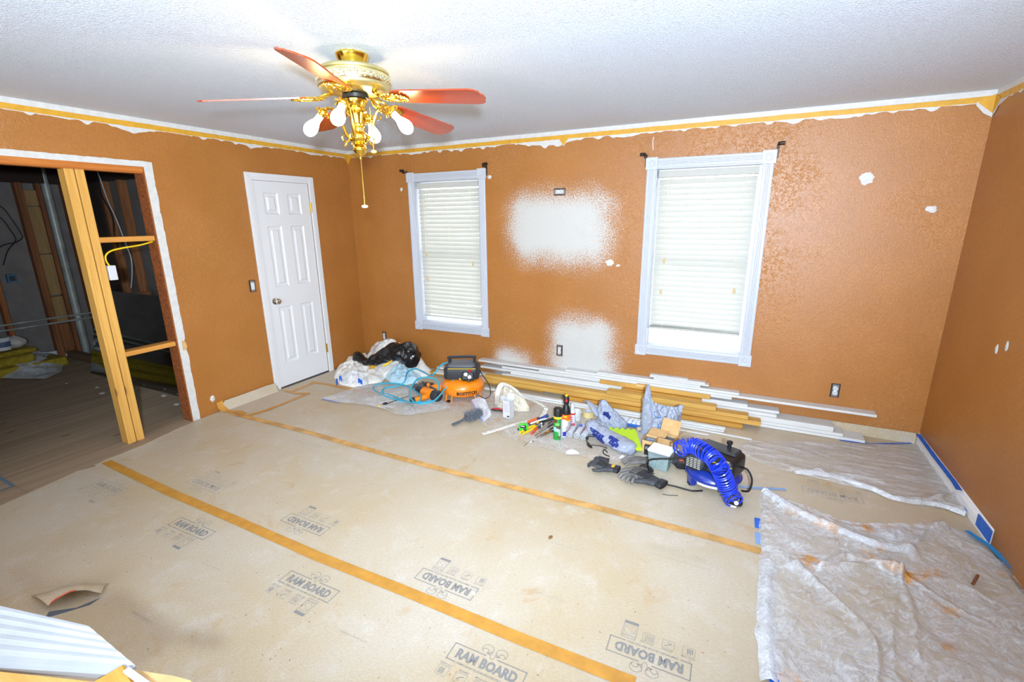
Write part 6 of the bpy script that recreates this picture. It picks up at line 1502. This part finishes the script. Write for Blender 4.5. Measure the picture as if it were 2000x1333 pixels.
# ------------------------------------------------------------------ plastic sheeting on the right, blue tapes
def loft(name, left, right, m, label, seed, amp=.010, nu=150, nv=110, folds=(), z0=.006, stretch=(1, 1), cat='plastic sheet', edge=.015):
    Lp, Rp = smooth_path([(p_.x, p_.y, 0) for p_ in left], 10), smooth_path([(p_.x, p_.y, 0) for p_ in right], 10)
    def arcp(P):
        L_ = [0]
        for a, b_ in zip(P, P[1:]): L_.append(L_[-1]+(b_-a).length)
        def f(v):
            s = v*L_[-1]
            for i in range(len(L_)-1):
                if L_[i+1] >= s: return P[i].lerp(P[i+1], (s-L_[i])/(L_[i+1]-L_[i]+1e-9))
            return P[-1]
        return f
    fl__, fr__ = arcp(Lp), arcp(Rp)
    FS = [([Vector((q_.x, q_.y)) for q_ in pts], h_, w_) for pts, h_, w_ in folds]
    def segd(p_, a, b_): 
        ab = b_-a; t_ = max(0, min(1, (p_-a).dot(ab)/(ab.length_squared+1e-9))); return (p_-a-ab*t_).length
    def fn(u, v):
        p_ = fl__(v).lerp(fr__(v), u); x, y = p_.x, p_.y
        sx_, sy_ = x*stretch[0], y*stretch[1]
        wx = .25*N(x*2, y*2, seed+9)
        z = amp*(max(0, ridge(sx_*4+wx, sy_*4, seed)-.3)*1.2+.55*max(0, ridge(sx_*9+wx*2, sy_*9, seed+3)-.2)+.3*max(0, ridge(sx_*21, sy_*21, seed+6)))
        pv = Vector((x, y))
        for P_, h_, w_ in FS:
            d_ = min(segd(pv, a, b_) for a, b_ in zip(P_, P_[1:]))+.012*N(x*9, y*9, seed)
            if d_ < 3*w_: z += h_*math.exp(-(d_/w_)**2)*(1+.5*N(x*12, y*12, seed+1))
        ed = min(u, 1-u, v, 1-v); z *= min(1, ed/.03+.15)
        j = edge*(1-min(1, ed/.05)); return (x+j*N(x*11, y*11, seed), y+j*N(x*10, y*10, seed+5), z0+max(0, z))
    q = MB(); q.grid(fn, nu, nv); return tag(q.build(name, m, None, True, angle=180), label, cat)
M_p1 = film('taped_clear_sheet', 'd9d9db', .12, .34, .16, 26, .5, dust=4, dcol='c79a5e', dth=(.58, .72), crease=.30, vs3=(.35, 2.2, 1)); M_p2 = film('dusty_creased_sheet', 'e2e5ea', .14, .40, .14, 22, .6, dust=3.2, dcol='c48a3c', dth=(.53, .66), crease=.27)
V2 = lambda *l: [FL(*q_) for q_ in l]
loft('plastic_drop_sheet', V2((1545, 925), (1480, 905), (1440, 880), (1460, 862)), V2((1895, 1008), (1868, 965), (1832, 912), (1795, 871)), M_p1, 'far clear sheet taped along the white baseboard, right corner', 2.2, .010, 150, 110,
     folds=[(V2((1545, 922), (1600, 930), (1680, 955), (1740, 978), (1830, 985), (1890, 1005)), .022, .028), (V2((1570, 935), (1620, 925), (1720, 945)), .015, .02), (V2((1830, 985), (1862, 975), (1885, 968)), .02, .02)], stretch=(.35, 2.2))
loft('plastic_drop_sheet', V2((1502, 1345), (1492, 1240), (1488, 1130), (1482, 1020), (1487, 968), (1505, 962)), V2((2140, 1345), (2040, 1195), (1960, 1100), (1890, 1048), (1838, 1030), (1775, 1078)), M_p2, 'near clear sheet, heavily creased and dusted with sawdust, front right', 7.7, .013, 190, 170,
     folds=[(V2((1490, 966), (1560, 1010), (1640, 1045), (1720, 1075), (1775, 1082)), .03, .022), (V2((1775, 1085), (1800, 1050), (1840, 1033)), .03, .03), (V2((1555, 1110), (1610, 1160), (1670, 1215), (1705, 1270), (1715, 1335)), .028, .02),
            (V2((1760, 1125), (1700, 1110), (1600, 1115)), .016, .015), (V2((1755, 1130), (1780, 1200), (1790, 1290)), .018, .013), (V2((1760, 1130), (1840, 1180), (1930, 1230)), .016, .014), (V2((1600, 1115), (1650, 1090), (1745, 1120)), .02, .014), (V2((1755, 1128), (1850, 1140), (1960, 1190)), .012, .012), (V2((1520, 1290), (1560, 1200), (1590, 1150)), .012, .012), (V2((1755, 1130), (1740, 1230), (1745, 1320)), .012, .010)], stretch=(1.1, 1.1))
# turned-over milky hems
def hem(pts, w, label, seed, z=.022):
    P = smooth_path([(p_.x, p_.y, 0) for p_ in pts], 10); q = MB(); V = []; F = []
    for i, p_ in enumerate(P):
        t_ = (P[min(i+1, len(P)-1)]-P[max(i-1, 0)]).normalized(); n_ = Vector((-t_.y, t_.x, 0)); ww = w*(1+.4*N(i*.25, seed))
        for j, (o_, h_) in enumerate(((-.5, .002), (-.25, .018), (0, .026), (.3, .016), (.5, .004))):
            r_ = p_+n_*(ww*o_); V.append((r_.x, r_.y, z*.4+h_*(1+.4*N(i*.4, j, seed))))
        if i: F += [(5*(i-1)+j, 5*(i-1)+j+1, 5*i+j+1, 5*i+j) for j in range(4)]
    q.add(V, F); return tag(q.build('plastic_fold', film('milky_hem_%d' % seed, 'e3e6ea', .4, .75, .2, 40, .5), None, True, angle=180), label, 'plastic sheet')
hem(V2((1492, 962), (1560, 1004), (1640, 1040), (1710, 1068), (1770, 1079)), .055, 'long turned over milky fold along the upper edge of the near sheet', 3)
hem(V2((1500, 1100), (1494, 1180), (1497, 1260), (1504, 1340)), .07, 'milky straight edge of the near sheet beside the kraft board', 5, .012)
hem(V2((1550, 925), (1620, 932), (1700, 958), (1750, 978), (1830, 990), (1885, 1008)), .04, 'thin milky fold along the lower edge of the far sheet', 8, .014)
# blue tapes
strip_path('blue_tape', [(W-.018, -.03), (W-.022, -.4), (W-.020, -.75), (W-.026, -.86)], .030, .0925, M_blue, 'blue tape running along the top of the white baseboard')
strip_path('blue_tape', ep([(1880, 970), (1884, 990), (1892, 1008), (1906, 1014)]), .035, .030, M_blue, 'blue tape dangling from the far sheet by the baseboard')
q = MB(); q.box((W-.0165, -1.27, .02), (W-.0135, -1.10, .088)); tag(q.build('blue_tape', M_blue), 'piece of blue tape stuck on the end of the white baseboard', 'tape')
strip_path('blue_tape', [(FL(1885, 1045).x, FL(1885, 1045).y), (FL(1930, 1075).x, FL(1930, 1075).y), (FL(2000, 1142).x, FL(2000, 1142).y), (FL(2060, 1205).x, FL(2060, 1205).y)], .030, .026, mat('cyan_blue_tape', '1f86c4', .5), 'lighter blue tape along the right edge of the near sheet')
strip_path('blue_tape', ep([(1479, 1014), (1480, 1034)]), .03, .0055, M_blue, 'short bright blue tape piece on the board, upper of two')
strip_path('blue_tape', ep([(1480, 1042), (1482, 1065)]), .03, .0055, mat('faded_blue_tape', '7f9fcb', .6), 'faded blue tape piece on the board, lower of two')
strip_path('blue_tape', ep([(1506, 1316), (1513, 1345)]), .035, .016, M_blue, 'blue tape piece at the bottom edge of the photo')
strip_path('blue_tape', ep([(1436, 951), (1470, 955), (1535, 958)]), .022, .0062, MATS['faded_blue_tape'], 'faded blue tape running right from the coiled hose')
strip_path('blue_tape', ep([(1640, 862), (1700, 869), (1780, 868)]), .018, .008, M_blue, 'thin blue tape along the foot of the kraft strip, right corner')
strip_path('blue_tape', ep([(-30, 925), (0, 934), (26, 951), (0, 960)]), .02, .003, mat('slate_tape', '5f7482', .6), 'slate blue tape corner at the left picture edge on the subfloor')
# stick on the sheet
a_, b_ = FL(1900, 1142, .02), FL(1911, 1131, .03); tag(MB().tube([tuple(a_), tuple(b_+Vector((.0, .012, .01)))], .006, 6).build('wood_splinter', M_oldwood, None, True), 'dark wood splinter lying on the near clear sheet', 'splinter')
